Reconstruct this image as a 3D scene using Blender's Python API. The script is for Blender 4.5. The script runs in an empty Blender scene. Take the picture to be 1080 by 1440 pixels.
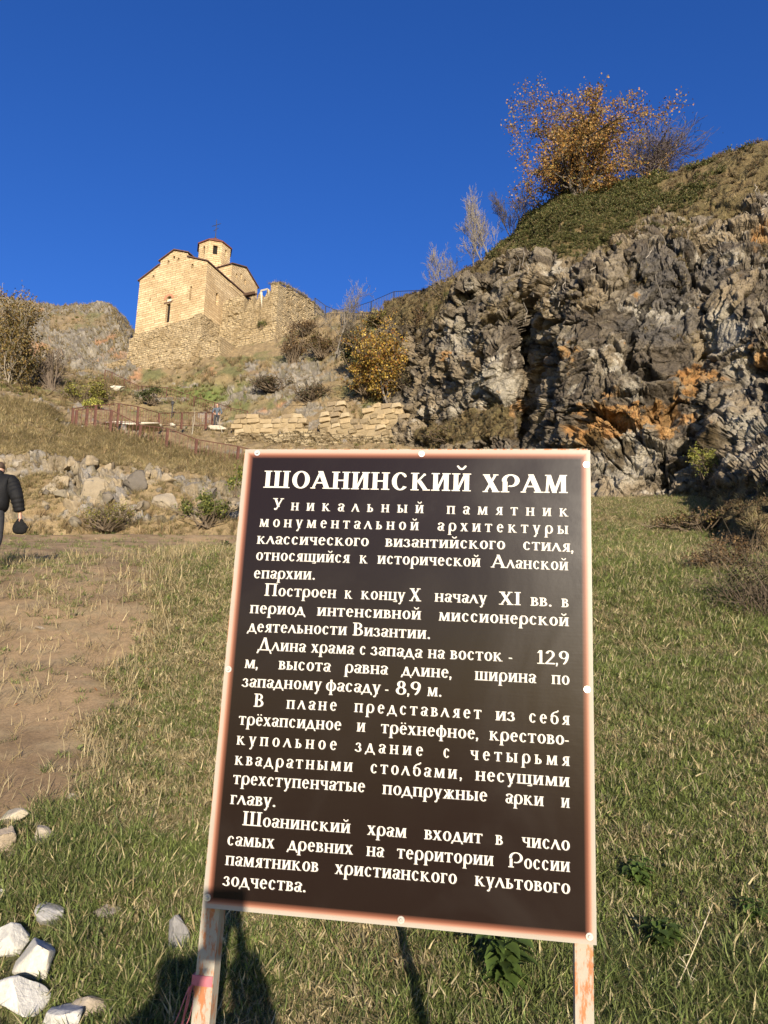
import bpy, bmesh, math, random
import numpy as np
from mathutils import Vector, Matrix

# ------------------------------------------------------------------ camera, world, sun, exposure
scene = bpy.context.scene
COL = scene.collection
FPX, PITCH = 1082.0, math.radians(16.0)
CP, SP = math.cos(PITCH), math.sin(PITCH)
cam = bpy.data.cameras.new('camera')
camo = bpy.data.objects.new('camera', cam); COL.objects.link(camo)
camo.location = (0, 0, 0)
camo.rotation_euler = (math.radians(90 + 16.0), 0, 0)
cam.sensor_fit = 'VERTICAL'; cam.sensor_height = 36.0; cam.lens = 36.0 * FPX / 1440.0
cam.clip_start = 0.02; cam.clip_end = 3000
scene.camera = camo

SUN_EL, SUN_AZ = math.radians(10.46), math.radians(170.36)     # azimuth from +Y towards +X: the sun stands behind the camera
world = bpy.data.worlds.new('World'); scene.world = world; world.use_nodes = True
wn, wl = world.node_tree.nodes, world.node_tree.links
wn.clear()
sky = wn.new('ShaderNodeTexSky'); sky.sky_type = 'NISHITA'; sky.sun_disc = False
sky.sun_elevation = SUN_EL; sky.sun_rotation = SUN_AZ
sky.altitude = 1400; sky.air_density = 1.0; sky.dust_density = 0.55; sky.ozone_density = 3.0
bg = wn.new('ShaderNodeBackground'); bg.inputs['Strength'].default_value = 0.125
hs = wn.new('ShaderNodeHueSaturation'); hs.inputs['Saturation'].default_value = 1.22; hs.inputs['Value'].default_value = 0.97; hs.inputs['Hue'].default_value = 0.5215
out = wn.new('ShaderNodeOutputWorld')
wl.new(sky.outputs[0], hs.inputs['Color']); wl.new(hs.outputs[0], bg.inputs[0]); wl.new(bg.outputs[0], out.inputs[0])
sl = bpy.data.lights.new('sun', 'SUN'); sl.energy = 5.0; sl.angle = math.radians(0.53); sl.color = (1.0, 0.88, 0.71)
so = bpy.data.objects.new('sun', sl); COL.objects.link(so)
sdir = Vector((math.sin(SUN_AZ) * math.cos(SUN_EL), math.cos(SUN_AZ) * math.cos(SUN_EL), math.sin(SUN_EL)))
so.rotation_euler = sdir.to_track_quat('Z', 'Y').to_euler(); so.location = (10, -30, 30)
scene.view_settings.view_transform = 'Standard'; scene.view_settings.look = 'None'
scene.view_settings.exposure = 0.95; scene.view_settings.gamma = 1.0
scene.view_settings.use_curve_mapping = False
scene.cycles.max_bounces = 6; scene.cycles.transparent_max_bounces = 8

rng = np.random.default_rng(7)
random.seed(7)

# ------------------------------------------------------------------ geometry of the view (used only to read places off the photograph)
def ray(px, py):
    a = (px - 540) / FPX; b = (720 - py) / FPX
    y = CP - b * SP
    return np.array([a / y, 1.0, (SP + b * CP) / y])
def at(px, py, Y): return ray(px, py) * Y
def mpp(px, py, Y):                                 # metres per pixel there
    p = at(px, py, Y); return (p[1] * CP + p[2] * SP) / FPX
def proj(P):
    P = np.asarray(P, float)
    zc = P[..., 1] * CP + P[..., 2] * SP; yc = -P[..., 1] * SP + P[..., 2] * CP
    zc = np.where(zc < 0.05, 0.05, zc)
    return 540 + FPX * P[..., 0] / zc, 720 - FPX * yc / zc
def z_for(X, Y, py):                                # height that shows at row py above (X, Y)
    b = (720 - py) / FPX
    return Y * (SP + b * CP) / (CP - b * SP)

# ------------------------------------------------------------------ noise
def _hash(ix, iy, iz, s):
    h = (ix * 374761393 + iy * 668265263 + iz * 2147483647 + s * 974634777) & 0xffffffff
    h = ((h ^ (h >> 13)) * 1274126177) & 0xffffffff
    h = ((h ^ (h >> 16)) * 2246822519) & 0xffffffff
    return ((h ^ (h >> 15)) & 0xffffff) / float(0xffffff)
def vnoise(P, s=0):
    P = np.asarray(P, float); I = np.floor(P).astype(np.int64); F = P - I; F = F * F * F * (F * (F * 6 - 15) + 10)
    r = 0
    for dx in (0, 1):
        wx = F[..., 0] if dx else 1 - F[..., 0]
        for dy in (0, 1):
            wy = F[..., 1] if dy else 1 - F[..., 1]
            for dz in (0, 1):
                wz = F[..., 2] if dz else 1 - F[..., 2]
                r = r + wx * wy * wz * _hash(I[..., 0] + dx, I[..., 1] + dy, I[..., 2] + dz, s)
    return r
def fbm(P, o=4, s=0, g=0.5):
    P = np.asarray(P, float); a, t, r = 1.0, 0.0, 0
    for k in range(o):
        r = r + a * vnoise(P * (2.03 ** k) + 17.3 * k, s + k); t += a; a *= g
    return r / t
def worley(P, s=0):
    P = np.asarray(P, float); I = np.floor(P).astype(np.int64)
    f1 = np.full(P.shape[:-1], 9.0); f2 = f1.copy(); cid = np.zeros(P.shape[:-1])
    for dx in (-1, 0, 1):
        for dy in (-1, 0, 1):
            for dz in (-1, 0, 1):
                cx, cy, cz = I[..., 0] + dx, I[..., 1] + dy, I[..., 2] + dz
                qx = cx + _hash(cx, cy, cz, s + 1); qy = cy + _hash(cx, cy, cz, s + 2); qz = cz + _hash(cx, cy, cz, s + 3)
                d = np.sqrt((P[..., 0] - qx) ** 2 + (P[..., 1] - qy) ** 2 + (P[..., 2] - qz) ** 2)
                m = d < f1
                f2 = np.where(m, f1, np.minimum(f2, d)); cid = np.where(m, _hash(cx, cy, cz, s + 4), cid); f1 = np.where(m, d, f1)
    return f1, f2, cid
def facets(P, s=0, tilt=1.0):
    """broken-rock relief: every cell is a tilted plane of its own; returns relief, joint distance, cell id"""
    P = np.asarray(P, float); I = np.floor(P).astype(np.int64)
    f1 = np.full(P.shape[:-1], 9.0); f2 = f1.copy(); cid = np.zeros(P.shape[:-1]); rel = np.zeros(P.shape[:-1])
    for dx in (-1, 0, 1):
        for dy in (-1, 0, 1):
            for dz in (-1, 0, 1):
                cx, cy, cz = I[..., 0] + dx, I[..., 1] + dy, I[..., 2] + dz
                ex = P[..., 0] - cx - _hash(cx, cy, cz, s + 1); ey = P[..., 1] - cy - _hash(cx, cy, cz, s + 2); ez = P[..., 2] - cz - _hash(cx, cy, cz, s + 3)
                d = np.sqrt(ex * ex + ey * ey + ez * ez); m = d < f1; hh = _hash(cx, cy, cz, s + 4)
                g = tilt * ((_hash(cx, cy, cz, s + 5) - .5) * 2 * ex + (_hash(cx, cy, cz, s + 6) - .5) * 2 * ey + (_hash(cx, cy, cz, s + 7) - .5) * 2 * ez)
                f2 = np.where(m, f1, np.minimum(f2, d)); cid = np.where(m, hh, cid); rel = np.where(m, hh - .5 + g, rel); f1 = np.where(m, d, f1)
    return rel, f2 - f1, cid
def sstep(a, b, x):
    t = np.clip((x - a) / (b - a), 0, 1); return t * t * (3 - 2 * t)
def lerp(a, b, t): return a + (b - a) * t
def cmix(a, b, m): return np.asarray(a) * (1 - m[..., None]) + np.asarray(b) * m[..., None]

# ------------------------------------------------------------------ materials
def mat_new(name):
    m = bpy.data.materials.new(name); m.use_nodes = True
    n, l = m.node_tree.nodes, m.node_tree.links
    p = n['Principled BSDF']; return m, n, l, p
def nz(n, l, scale, detail=4, rough=0.6, vec=None, dist=0.0):
    t = n.new('ShaderNodeTexNoise'); t.inputs['Scale'].default_value = scale; t.inputs['Detail'].default_value = detail
    t.inputs['Roughness'].default_value = rough; t.inputs['Distortion'].default_value = dist
    if vec is not None: l.new(vec, t.inputs['Vector'])
    return t
def maprange(n, l, src, a, b, c, d):
    r = n.new('ShaderNodeMapRange'); l.new(src, r.inputs[0])
    for k, v in zip((1, 2, 3, 4), (a, b, c, d)): r.inputs[k].default_value = v
    return r.outputs[0]
def mixc(n, l, fac, a, b, mode='MIX'):
    m = n.new('ShaderNodeMix'); m.data_type = 'RGBA'; m.blend_type = mode
    for s, v in ((0, fac), (6, a), (7, b)):
        if hasattr(v, 'is_linked') or isinstance(v, bpy.types.NodeSocket): l.new(v, m.inputs[s])
        else: m.inputs[s].default_value = v if s == 0 else (*v, 1)
    return m.outputs[2]
def bump(n, l, p, h, strength, dist):
    b = n.new('ShaderNodeBump'); b.inputs['Strength'].default_value = strength; b.inputs['Distance'].default_value = dist
    l.new(h, b.inputs['Height']); l.new(b.outputs[0], p.inputs['Normal']); return b
def coords(n):
    return n.new('ShaderNodeTexCoord').outputs['Object']

def mat_vcol(name, fs, bstr, bdist, lo=0.65, hi=1.35, rough=0.95):
    m, n, l, p = mat_new(name)
    a = n.new('ShaderNodeAttribute'); a.attribute_name = 'Col'
    c = coords(n)
    t = nz(n, l, fs, 6, 0.7, c); t2 = nz(n, l, fs * 6, 4, 0.7, c)
    s = n.new('ShaderNodeMath'); s.operation = 'ADD'; l.new(t.outputs[0], s.inputs[0]); l.new(t2.outputs[0], s.inputs[1])
    v = maprange(n, l, s.outputs[0], 0.7, 1.3, lo, hi)
    g = n.new('ShaderNodeCombineXYZ')
    for k in range(3): l.new(v, g.inputs[k])
    l.new(mixc(n, l, 1.0, a.outputs['Color'], g.outputs[0], 'MULTIPLY'), p.inputs['Base Color'])
    p.inputs['Roughness'].default_value = rough; p.inputs['Specular IOR Level'].default_value = 0.2
    bump(n, l, p, s.outputs[0], bstr, bdist)
    return m
def mat_plain(name, col, rough=0.8, var=0.25, scale=8, bstr=0.0, bdist=0.01, spec=0.3, metal=0.0):
    m, n, l, p = mat_new(name)
    c = coords(n); t = nz(n, l, scale, 5, 0.65, c)
    v = maprange(n, l, t.outputs[0], 0.3, 0.7, 1 - var, 1 + var)
    g = n.new('ShaderNodeCombineXYZ')
    for k in range(3): l.new(v, g.inputs[k])
    l.new(mixc(n, l, 1.0, col, g.outputs[0], 'MULTIPLY'), p.inputs['Base Color'])
    p.inputs['Roughness'].default_value = rough; p.inputs['Specular IOR Level'].default_value = spec; p.inputs['Metallic'].default_value = metal
    if bstr: bump(n, l, p, t.outputs[0], bstr, bdist)
    return m
def mat_leaf(name, trans=0.35, rand=0.3):
    m, n, l, p = mat_new(name)
    a = n.new('ShaderNodeAttribute'); a.attribute_name = 'Col'
    oi = n.new('ShaderNodeObjectInfo')
    v = maprange(n, l, oi.outputs['Random'], 0, 1, 1 - rand, 1 + rand)
    g = n.new('ShaderNodeCombineXYZ')
    for k in range(3): l.new(v, g.inputs[k])
    c = mixc(n, l, 1.0, a.outputs['Color'], g.outputs[0], 'MULTIPLY')
    l.new(c, p.inputs['Base Color']); p.inputs['Roughness'].default_value = 0.6; p.inputs['Specular IOR Level'].default_value = 0.25
    tr = n.new('ShaderNodeBsdfTranslucent'); l.new(c, tr.inputs['Color'])
    mx = n.new('ShaderNodeMixShader'); mx.inputs[0].default_value = trans
    l.new(p.outputs[0], mx.inputs[1]); l.new(tr.outputs[0], mx.inputs[2]); l.new(mx.outputs[0], n['Material Output'].inputs[0])
    return m

M_GROUND = mat_vcol('meadow_soil', 9.0, 0.5, 0.02)
M_HILL = mat_vcol('hillside_soil_and_rock', 2.2, 0.6, 0.10, 0.55, 1.4)
M_CLIFF = mat_vcol('cliff_rock', 2.6, 0.8, 0.12, 0.55, 1.4)
def add_cracks(m, scales, strength, dist):
    n, l = m.node_tree.nodes, m.node_tree.links; p = n['Principled BSDF']; prev = p.inputs['Normal'].links[0].from_socket
    c = coords(n); w = nz(n, l, 0.8, 3, 0.6, c); ad = n.new('ShaderNodeMixRGB'); ad.blend_type = 'ADD'; ad.inputs[0].default_value = 0.5
    l.new(c, ad.inputs[1]); l.new(w.outputs['Color'], ad.inputs[2])
    for sc_ in scales:
        v = n.new('ShaderNodeTexVoronoi'); v.feature = 'F1'; v.distance = 'CHEBYCHEV'; v.inputs['Scale'].default_value = sc_; l.new(ad.outputs[0], v.inputs['Vector'])
        b = n.new('ShaderNodeBump'); b.inputs['Strength'].default_value = strength; b.inputs['Distance'].default_value = dist / sc_
        l.new(v.outputs['Distance'], b.inputs['Height']); l.new(prev, b.inputs['Normal']); prev = b.outputs[0]
    l.new(prev, p.inputs['Normal'])
add_cracks(M_CLIFF, (1.1, 3.1), 0.8, 0.5)
M_LEAF = mat_leaf('leaf'); M_BLADE = mat_leaf('grass_blade', 0.3, 0.35)
M_BARK = mat_vcol('bark', 14.0, 0.4, 0.02)
M_ROCK = mat_vcol('loose_rock', 7.0, 0.5, 0.02, 0.78, 1.2)

# masonry: courses of blocks laid out on the walls' own UVs (metres)
def mat_masonry(name, c1, c2, mort, bw=0.75, bh=0.27, rubble=0.0):
    m, n, l, p = mat_new(name)
    uv = n.new('ShaderNodeUVMap'); uv.uv_map = 'UVMap'
    wv = nz(n, l, 0.9, 3, 0.6, uv.outputs[0])
    add = n.new('ShaderNodeMixRGB'); add.blend_type = 'ADD'; add.inputs[0].default_value = 0.10 + rubble
    l.new(uv.outputs[0], add.inputs[1]); l.new(wv.outputs['Color'], add.inputs[2])
    b = n.new('ShaderNodeTexBrick'); l.new(add.outputs[0], b.inputs['Vector'])
    b.inputs['Scale'].default_value = 1.0; b.inputs['Brick Width'].default_value = bw; b.inputs['Row Height'].default_value = bh
    b.inputs['Mortar Size'].default_value = 0.022; b.inputs['Mortar Smooth'].default_value = 0.3; b.inputs['Bias'].default_value = 0.0
    b.offset = 0.42; b.squash = 0.7; b.squash_frequency = 3
    b.inputs['Color1'].default_value = (*c1, 1); b.inputs['Color2'].default_value = (*c2, 1); b.inputs['Mortar'].default_value = (*mort, 1)
    c = coords(n)
    t = nz(n, l, 0.45, 6, 0.7, c); t2 = nz(n, l, 5.0, 5, 0.7, c)
    col = mixc(n, l, maprange(n, l, t.outputs[0], 0.44, 0.62, 0, 0.55 + rubble * 2.5), b.outputs['Color'], (c2[0] * 0.72, c2[1] * 0.68, c2[2] * 0.62))
    g = n.new('ShaderNodeCombineXYZ'); v = maprange(n, l, t2.outputs[0], 0.3, 0.7, 0.72, 1.22)
    for k in range(3): l.new(v, g.inputs[k])
    l.new(mixc(n, l, 1.0, col, g.outputs[0], 'MULTIPLY'), p.inputs['Base Color'])
    p.inputs['Roughness'].default_value = 0.95; p.inputs['Specular IOR Level'].default_value = 0.15
    h = n.new('ShaderNodeMath'); h.operation = 'MULTIPLY_ADD'; l.new(b.outputs['Fac'], h.inputs[0]); h.inputs[1].default_value = -1.0
    l.new(t2.outputs[0], h.inputs[2]); bump(n, l, p, h.outputs[0], 0.9, 0.06)
    return m
M_CHURCH = mat_masonry('church_sandstone', (0.56, 0.43, 0.26), (0.43, 0.31, 0.175), (0.25, 0.18, 0.105), 1.15, 0.27)
M_PLINTH = mat_masonry('weathered_rubble_masonry', (0.40, 0.31, 0.185), (0.29, 0.225, 0.135), (0.12, 0.095, 0.06), 0.55, 0.24, 0.16)
M_RUINSTONE = mat_vcol('ruin_stone', 5.0, 0.5, 0.03, 0.8, 1.2)
M_ROOF = mat_plain('weathered_roof_tile', (0.10, 0.055, 0.045), 0.85, 0.3, 4, 0.4, 0.03)
M_REDROOF = mat_plain('red_roof_tile', (0.13, 0.045, 0.032), 0.8, 0.3, 6, 0.5, 0.03)
M_DARK = mat_plain('painted_interior_shade', (0.010, 0.008, 0.006), 0.95, 0.3, 3)  # near-black colour paints the shade inside the church openings
M_BRICKRED = mat_plain('old_brick', (0.36, 0.17, 0.10), 0.9, 0.3, 5)
M_IRON = mat_plain('dark_iron', (0.04, 0.04, 0.045), 0.6, 0.3, 9)
M_RUST = mat_plain('rust_red_paint', (0.10, 0.045, 0.032), 0.8, 0.35, 6, 0.3, 0.01)
M_WOOD = mat_plain('grey_wood', (0.10, 0.06, 0.04), 0.9, 0.3, 6)

# ------------------------------------------------------------------ object helpers
def tag(o, label=None, cat=None, group=None, kind=None):
    if label: o['label'] = label
    if cat: o['category'] = cat
    if group: o['group'] = group
    if kind: o['kind'] = kind
    return o
def empty(name, loc=(0, 0, 0), label=None, cat=None, group=None):
    o = bpy.data.objects.new(name, None); COL.objects.link(o); o.location = loc; o.empty_display_size = 0.2
    return tag(o, label, cat, group)
def link(name, me, parent=None):
    o = bpy.data.objects.new(name, me); COL.objects.link(o)
    if parent is not None: o.parent = parent
    return o
def mesh_np(name, V, F, mats, cols=None, uv=None, smooth=False, origin=None):
    """V (n,3); F: (m,3)/(m,4) array or list of index lists; cols (n,3) per vertex; uv per loop"""
    V = np.asarray(V, float)
    if origin is not None: V = V - np.asarray(origin)
    me = bpy.data.meshes.new(name)
    if isinstance(F, np.ndarray):
        k = F.shape[1]; me.vertices.add(len(V)); me.vertices.foreach_set('co', V.astype(np.float32).ravel())
        me.loops.add(F.size); me.loops.foreach_set('vertex_index', F.astype(np.int32).ravel())
        me.polygons.add(len(F)); me.polygons.foreach_set('loop_start', (np.arange(len(F)) * k).astype(np.int32))
        me.polygons.foreach_set('loop_total', np.full(len(F), k, np.int32)); me.update(calc_edges=True)
    else:
        me.from_pydata([tuple(v) for v in V], [], F); me.update()
    if cols is not None:
        c = np.ones((len(V), 4), np.float32); c[:, :3] = cols
        at_ = me.color_attributes.new('Col', 'FLOAT_COLOR', 'POINT'); at_.data.foreach_set('color', c.ravel())
    if uv is not None:
        u = me.uv_layers.new(name='UVMap'); u.data.foreach_set('uv', np.asarray(uv, np.float32).ravel())
    for m in (mats if isinstance(mats, (list, tuple)) else [mats]): me.materials.append(m)
    if smooth: me.polygons.foreach_set('use_smooth', np.ones(len(me.polygons), bool))
    return me

class MB:
    """collects boxes, tubes and polygons into one mesh"""
    def __init__(s): s.V = []; s.F = []; s.C = []; s.n = 0
    def add(s, V, F, col=(0.5, 0.5, 0.5)):
        V = np.asarray(V, float); s.V.append(V)
        s.F += [[i + s.n for i in f] for f in F]; s.n += len(V)
        c = np.asarray(col, float); s.C.append(np.broadcast_to(c, (len(V), 3)) if c.ndim == 1 else c)
    def box(s, c, size, M=None, col=(0.5, 0.5, 0.5)):
        c = np.asarray(c, float); h = np.asarray(size, float) / 2
        V = np.array([[x, y, z] for x in (-1, 1) for y in (-1, 1) for z in (-1, 1)]) * h + c
        if M is not None: V = (np.asarray(M)[:3, :3] @ V.T).T + np.asarray(M)[:3, 3]
        s.add(V, [[0, 1, 3, 2], [4, 6, 7, 5], [0, 4, 5, 1], [2, 3, 7, 6], [0, 2, 6, 4], [1, 5, 7, 3]], col)
    def tube(s, p0, p1, r0, r1=None, k=6, col=(0.5, 0.5, 0.5), cap=True):
        p0 = np.asarray(p0, float); p1 = np.asarray(p1, float); r1 = r0 if r1 is None else r1
        d = p1 - p0; L = np.linalg.norm(d)
        if L < 1e-7: return
        d /= L; a = np.cross(d, (0, 0, 1) if abs(d[2]) < 0.9 else (1, 0, 0)); a /= np.linalg.norm(a); b = np.cross(d, a)
        t = np.arange(k) * 2 * math.pi / k; R = np.outer(np.cos(t), a) + np.outer(np.sin(t), b)
        F = [[i, (i + 1) % k, k + (i + 1) % k, k + i] for i in range(k)]
        if cap: F += [list(range(k))[::-1], list(range(k, 2 * k))]
        s.add(np.vstack([p0 + R * r0, p1 + R * r1]), F, col)
    def mesh(s, name, mat, smooth=False, origin=None):
        return mesh_np(name, np.vstack(s.V), s.F, mat, np.vstack(s.C), smooth=smooth, origin=origin)
    def build(s, name, mat, parent=None, smooth=False, origin=None):
        return link(name, s.mesh(name, mat, smooth, origin), parent)

# ------------------------------------------------------------------ sheets of ground
def grid_faces(ni, nj):
    I, J = np.meshgrid(np.arange(ni - 1), np.arange(nj - 1), indexing='ij'); a = (I * nj + J).ravel()
    return np.stack([a, a + nj, a + nj + 1, a + 1], 1)
def grid_normals(P):
    du = np.gradient(P, axis=0); dv = np.gradient(P, axis=1); n = np.cross(du, dv)
    return n / (np.linalg.norm(n, axis=-1, keepdims=True) + 1e-9)
def catmull(xs, ys, q):
    xs = np.asarray(xs, float); ys = np.asarray(ys, float)
    d = np.diff(ys, axis=0) / np.diff(xs)[:, None]
    m = np.zeros_like(ys); m[0] = d[0]; m[-1] = d[-1]
    m[1:-1] = np.where(d[:-1] * d[1:] > 0, 2 * d[:-1] * d[1:] / (d[:-1] + d[1:] + 1e-12), 0)
    i = np.clip(np.searchsorted(xs, q) - 1, 0, len(xs) - 2); h = (xs[i + 1] - xs[i])[:, None]; t = ((q - xs[i])[:, None]) / h
    return (2*t**3-3*t**2+1)*ys[i] + (t**3-2*t**2+t)*h*m[i] + (-2*t**3+3*t**2)*ys[i+1] + (t**3-t**2)*h*m[i+1]
class Sheet:
    def __init__(s, P): s.P = P; s.ni, s.nj = P.shape[:2]
    def sample(s, n, w=None, r=None):
        r = r or rng; P = s.P
        A = np.linalg.norm(np.cross(P[1:, :-1] - P[:-1, :-1], P[:-1, 1:] - P[:-1, :-1]), axis=-1)
        if w is not None: A = A * w[:-1, :-1]
        A = A.ravel(); A = A / A.sum(); k = r.choice(len(A), n, p=A); i, j = k // (s.nj - 1), k % (s.nj - 1)
        u, v = r.random(n)[:, None], r.random(n)[:, None]
        return (P[i, j] * (1-u) * (1-v) + P[i+1, j] * u * (1-v) + P[i, j+1] * (1-u) * v + P[i+1, j+1] * u * v), (i, j)

MZ = np.array([(-40, -4.0), (-14, -2.6), (-2, -1.82), (0, -1.75), (1, -1.71), (2, -1.60), (3, -1.375), (3.62, -1.15), (4.2, -0.93), (6, -0.16), (8, 0.78), (11.6, 2.456), (16, 3.70), (20, 4.85), (28, 7.06), (45, 12.2)], float)
def meadow_z(X, Y):
    X = np.asarray(X, float); Y = np.asarray(Y, float)
    z = catmull(MZ[:, 0], MZ[:, 1:2], Y.ravel())[:, 0].reshape(Y.shape) + sstep(0, 8, X) * sstep(14, 30, Y) * 1.5
    P = np.stack([X * 0.35, Y * 0.35, X * 0], -1)
    z = z + (fbm(P, 3, 5) - 0.5) * 0.30 * sstep(4, 9, np.abs(Y)) + (fbm(P * 5, 3, 9) - 0.5) * 0.06
    # level track along the foot of the bank
    tr = sstep(24.2, 25.6, Y) * (1 - sstep(27.2, 30, Y)) * (1 - sstep(-4, 0, X))
    z = z + tr * (6.68 - z) * 0.5
    return z
def ground_hit(px, py):
    r = ray(px, py); lo, hi = 0.5, 60.0
    ys = np.linspace(0.8, 45, 900); d = r[2] * ys - meadow_z(r[0] * ys, ys)
    k = np.argmax(d < 0); Y = ys[k] if d[k] < 0 else 30.0
    p = r * Y; p[2] = meadow_z(p[0], p[1]); return p

# ---- meadow
STRAW, DIRT = (0.25, 0.19, 0.095), (0.25, 0.172, 0.095)
GREEN, GDARK = (0.115, 0.125, 0.042), (0.125, 0.105, 0.052)
ys = np.concatenate([np.linspace(-14, 1.2, 24), 1.2 + (np.linspace(0, 1, 420)[1:] ** 1.7) * 38])
as_ = np.linspace(-1.25, 1.25, 430)
YY, AA = np.meshgrid(ys, as_, indexing='ij'); XX = AA * (np.abs(YY) * 0.8 + 4.5)
MP = np.stack([XX, YY, meadow_z(XX, YY)], -1)
def meadow_masks(P):
    px, py = proj(P); n = fbm(P * 0.55, 4, 31); n2 = fbm(P * 2.3, 4, 41)
    # bare trodden earth on the left, as a patch of the ground described by its rim
    rim = np.interp(py, [740, 780, 830, 900, 960, 1040, 1110, 1160, 1200], [420, 235, 225, 210, 190, 165, 135, 40, -200])
    dirt = sstep(50, -40, px - rim + (n - 0.5) * 110 + (n2 - 0.5) * 100)
    dirt = np.where(P[..., 1] < 3.2, 0, dirt)
    track = sstep(16.5, 19, P[..., 1] + (n2 - .5) * 2) * sstep(3, -2, P[..., 0])
    dirt = np.maximum(dirt, track)
    dry = sstep(0.42, 0.62, n + (n2 - 0.5) * 0.5)
    dry = np.maximum(dry, sstep(190, 40, np.abs(px - rim - 40)) * sstep(1150, 1080, py) * 0.8)
    dry = np.where(P[..., 0] > 0.3, dry * 0.55, dry)
    dry = np.maximum(dry, sstep(14, 22, P[..., 1]) * 0.85)
    return dirt, dry, n2
dirt, dry, n2 = meadow_masks(MP)
c = cmix(GDARK, GREEN, n2); c = cmix(c, STRAW, dry * 0.75)
soil = cmix((0.17, 0.115, 0.064), DIRT, sstep(0.35, 0.6, fbm(MP * 1.3, 4, 3))); soil = cmix(soil, (0.22, 0.165, 0.095), sstep(0.5, 0.7, fbm(MP * [2.5, 6, 1], 4, 77)) * 0.8)
c = cmix(c, soil, dirt); MC = c
MEADOW = Sheet(MP)
me = mesh_np('meadow', MP.reshape(-1, 3), grid_faces(*MP.shape[:2])[:, ::-1], M_GROUND, MC.reshape(-1, 3), smooth=True)
tag(link('meadow', me), kind='structure')

# ---- hillside: bank, brow, ledge, slope under the church and ridge, lofted through station lines
HX = [-900, -300, 0, 60, 100, 150, 200, 250, 300, 345, 400, 450, 500, 550, 600, 640, 700, 800, 1000]
def st(d):
    ks = sorted(d); v = np.array([d[k] for k in ks], float)
    return np.array([at(x, *row) for x, row in zip(HX, catmull(ks, v, np.array(HX, float)))])
S = [
 {-900:(790,25), 0:(772,27), 345:(766,27), 1000:(760,29)},
 {-900:(738,27), 0:(738,27.6), 345:(738,27.8), 1000:(735,29.6)},
 {-900:(690,28.8), 0:(696,28.6), 345:(712,28.8), 1000:(715,30.4)},
 {-900:(640,30), 0:(652,29.8), 60:(642,30), 100:(652,30), 200:(664,30.4), 260:(664,30.4), 345:(692,30.4), 450:(690,31), 1000:(690,31.5)},
 {-900:(600,34), 0:(610,34), 100:(630,34.5), 200:(648,35), 345:(674,36), 450:(674,36), 1000:(670,36)},
 {-900:(560,42), 0:(570,42), 60:(578,42), 100:(605,42), 150:(613,42), 200:(626,42), 276:(648,42), 345:(659,42), 450:(650,43), 600:(642,43), 1000:(640,40)},
 {-900:(540,52), 0:(562,48), 100:(597,46), 150:(598,47), 200:(601,50), 300:(602,54), 345:(607,52), 450:(628,47), 600:(628,46), 1000:(625,42)},
 {-900:(535,56), 0:(556,52), 100:(580,54), 150:(586,54), 200:(596,54), 300:(598,56), 345:(602,54), 450:(609,50.5), 600:(612,49), 1000:(600,44)},
 {-900:(520,62), 0:(535,60), 100:(548,61), 200:(552,63), 300:(573,60), 345:(580,57), 420:(575,54.5), 500:(563,53), 560:(560,51), 640:(560,47), 1000:(540,48)},
 {-900:(490,78), 0:(508,75), 60:(515,74), 100:(520,72), 150:(527,70), 200:(545,66.6), 250:(537,66), 290:(512,65.5), 345:(507,65), 390:(502,64.4), 420:(482,65), 470:(478,62), 540:(495,57), 600:(490,52), 640:(500,50), 1000:(450,52)},
 {-900:(380,120), -300:(410,112), 0:(424,105), 60:(433,104), 100:(438,102), 150:(432,100), 172:(452,95), 200:(492,80), 250:(505,77), 300:(505,76), 345:(495,75), 400:(480,73), 450:(446,68), 475:(442,66), 520:(441,62), 560:(431,58), 600:(419,55), 640:(397,52), 690:(368,49), 800:(345,47), 1000:(330,50)},
]
rows = [st(d) for d in S]
back = rows[-1] + np.array([0, 14, 1.0]); back2 = rows[-1] * [1.3, 1, 1] + np.array([0, 60, -10])
rows += [back, back2]
segn = [8, 22, 24, 24, 26, 24, 14, 26, 34, 60, 10, 6]
cols_x = np.concatenate([np.linspace(-900, -60, 60)[:-1], np.linspace(-60, 700, 560), np.linspace(700, 1000, 40)[1:]])
R = np.array([catmull(HX, r, cols_x) for r in rows])            # stations x columns x 3
q = np.concatenate([np.linspace(k, k + 1, s + 1)[:-1] for k, s in enumerate(segn)] + [[len(segn)]])
flat = R.reshape(len(rows), -1)
HP = catmull(np.arange(len(rows)), flat, q).reshape(len(q), len(cols_x), 3)
Hq = np.broadcast_to(q[:, None], HP.shape[:2]); Hpx, Hpy = proj(HP)
Nn = -grid_normals(HP); 
# rock shows in the bank, on the crag at the left and in the slope below the annex
n_a = fbm(HP * 0.45, 4, 61); n_b = fbm(HP * 1.5, 4, 67)
rock = sstep(1.0, 1.4, Hq) * sstep(3.5, 2.9, Hq) * sstep(0.36, 0.50, n_a + 0.1 * (n_b - .5))
crag = sstep(8.9, 9.25, Hq) * sstep(215, 180, Hpx) * sstep(10.7, 10.1, Hq)
crag = crag * np.where((Hpy < 462) & (Hpy > 440) & (Hpx > 70) & (Hpx < 150), 0.35, 1.0)
lowr = np.exp(-(((Hpx - 425) / 52) ** 2 + ((Hpy - 525) / 48) ** 2)) + 0.75 * np.exp(-(((Hpx - 350) / 70) ** 2 + ((Hpy - 545) / 25) ** 2)) + 0.9 * np.exp(-(((Hpx - 610) / 50) ** 2 + ((Hpy - 540) / 60) ** 2))
lowr = sstep(0.45, 0.75, lowr * 0.8 + (n_b - 0.5) * 1.2) * (Hq > 7.4)
spots = sstep(0.62, 0.68, fbm(HP * 0.5, 4, 71)) * (Hq > 4.6) * (Hq < 9) * 0.8
rock = np.clip(np.maximum.reduce([rock, crag, lowr, spots]), 0, 1)
sc = np.where(Hq > 9, 1.6, 0.9)
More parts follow.
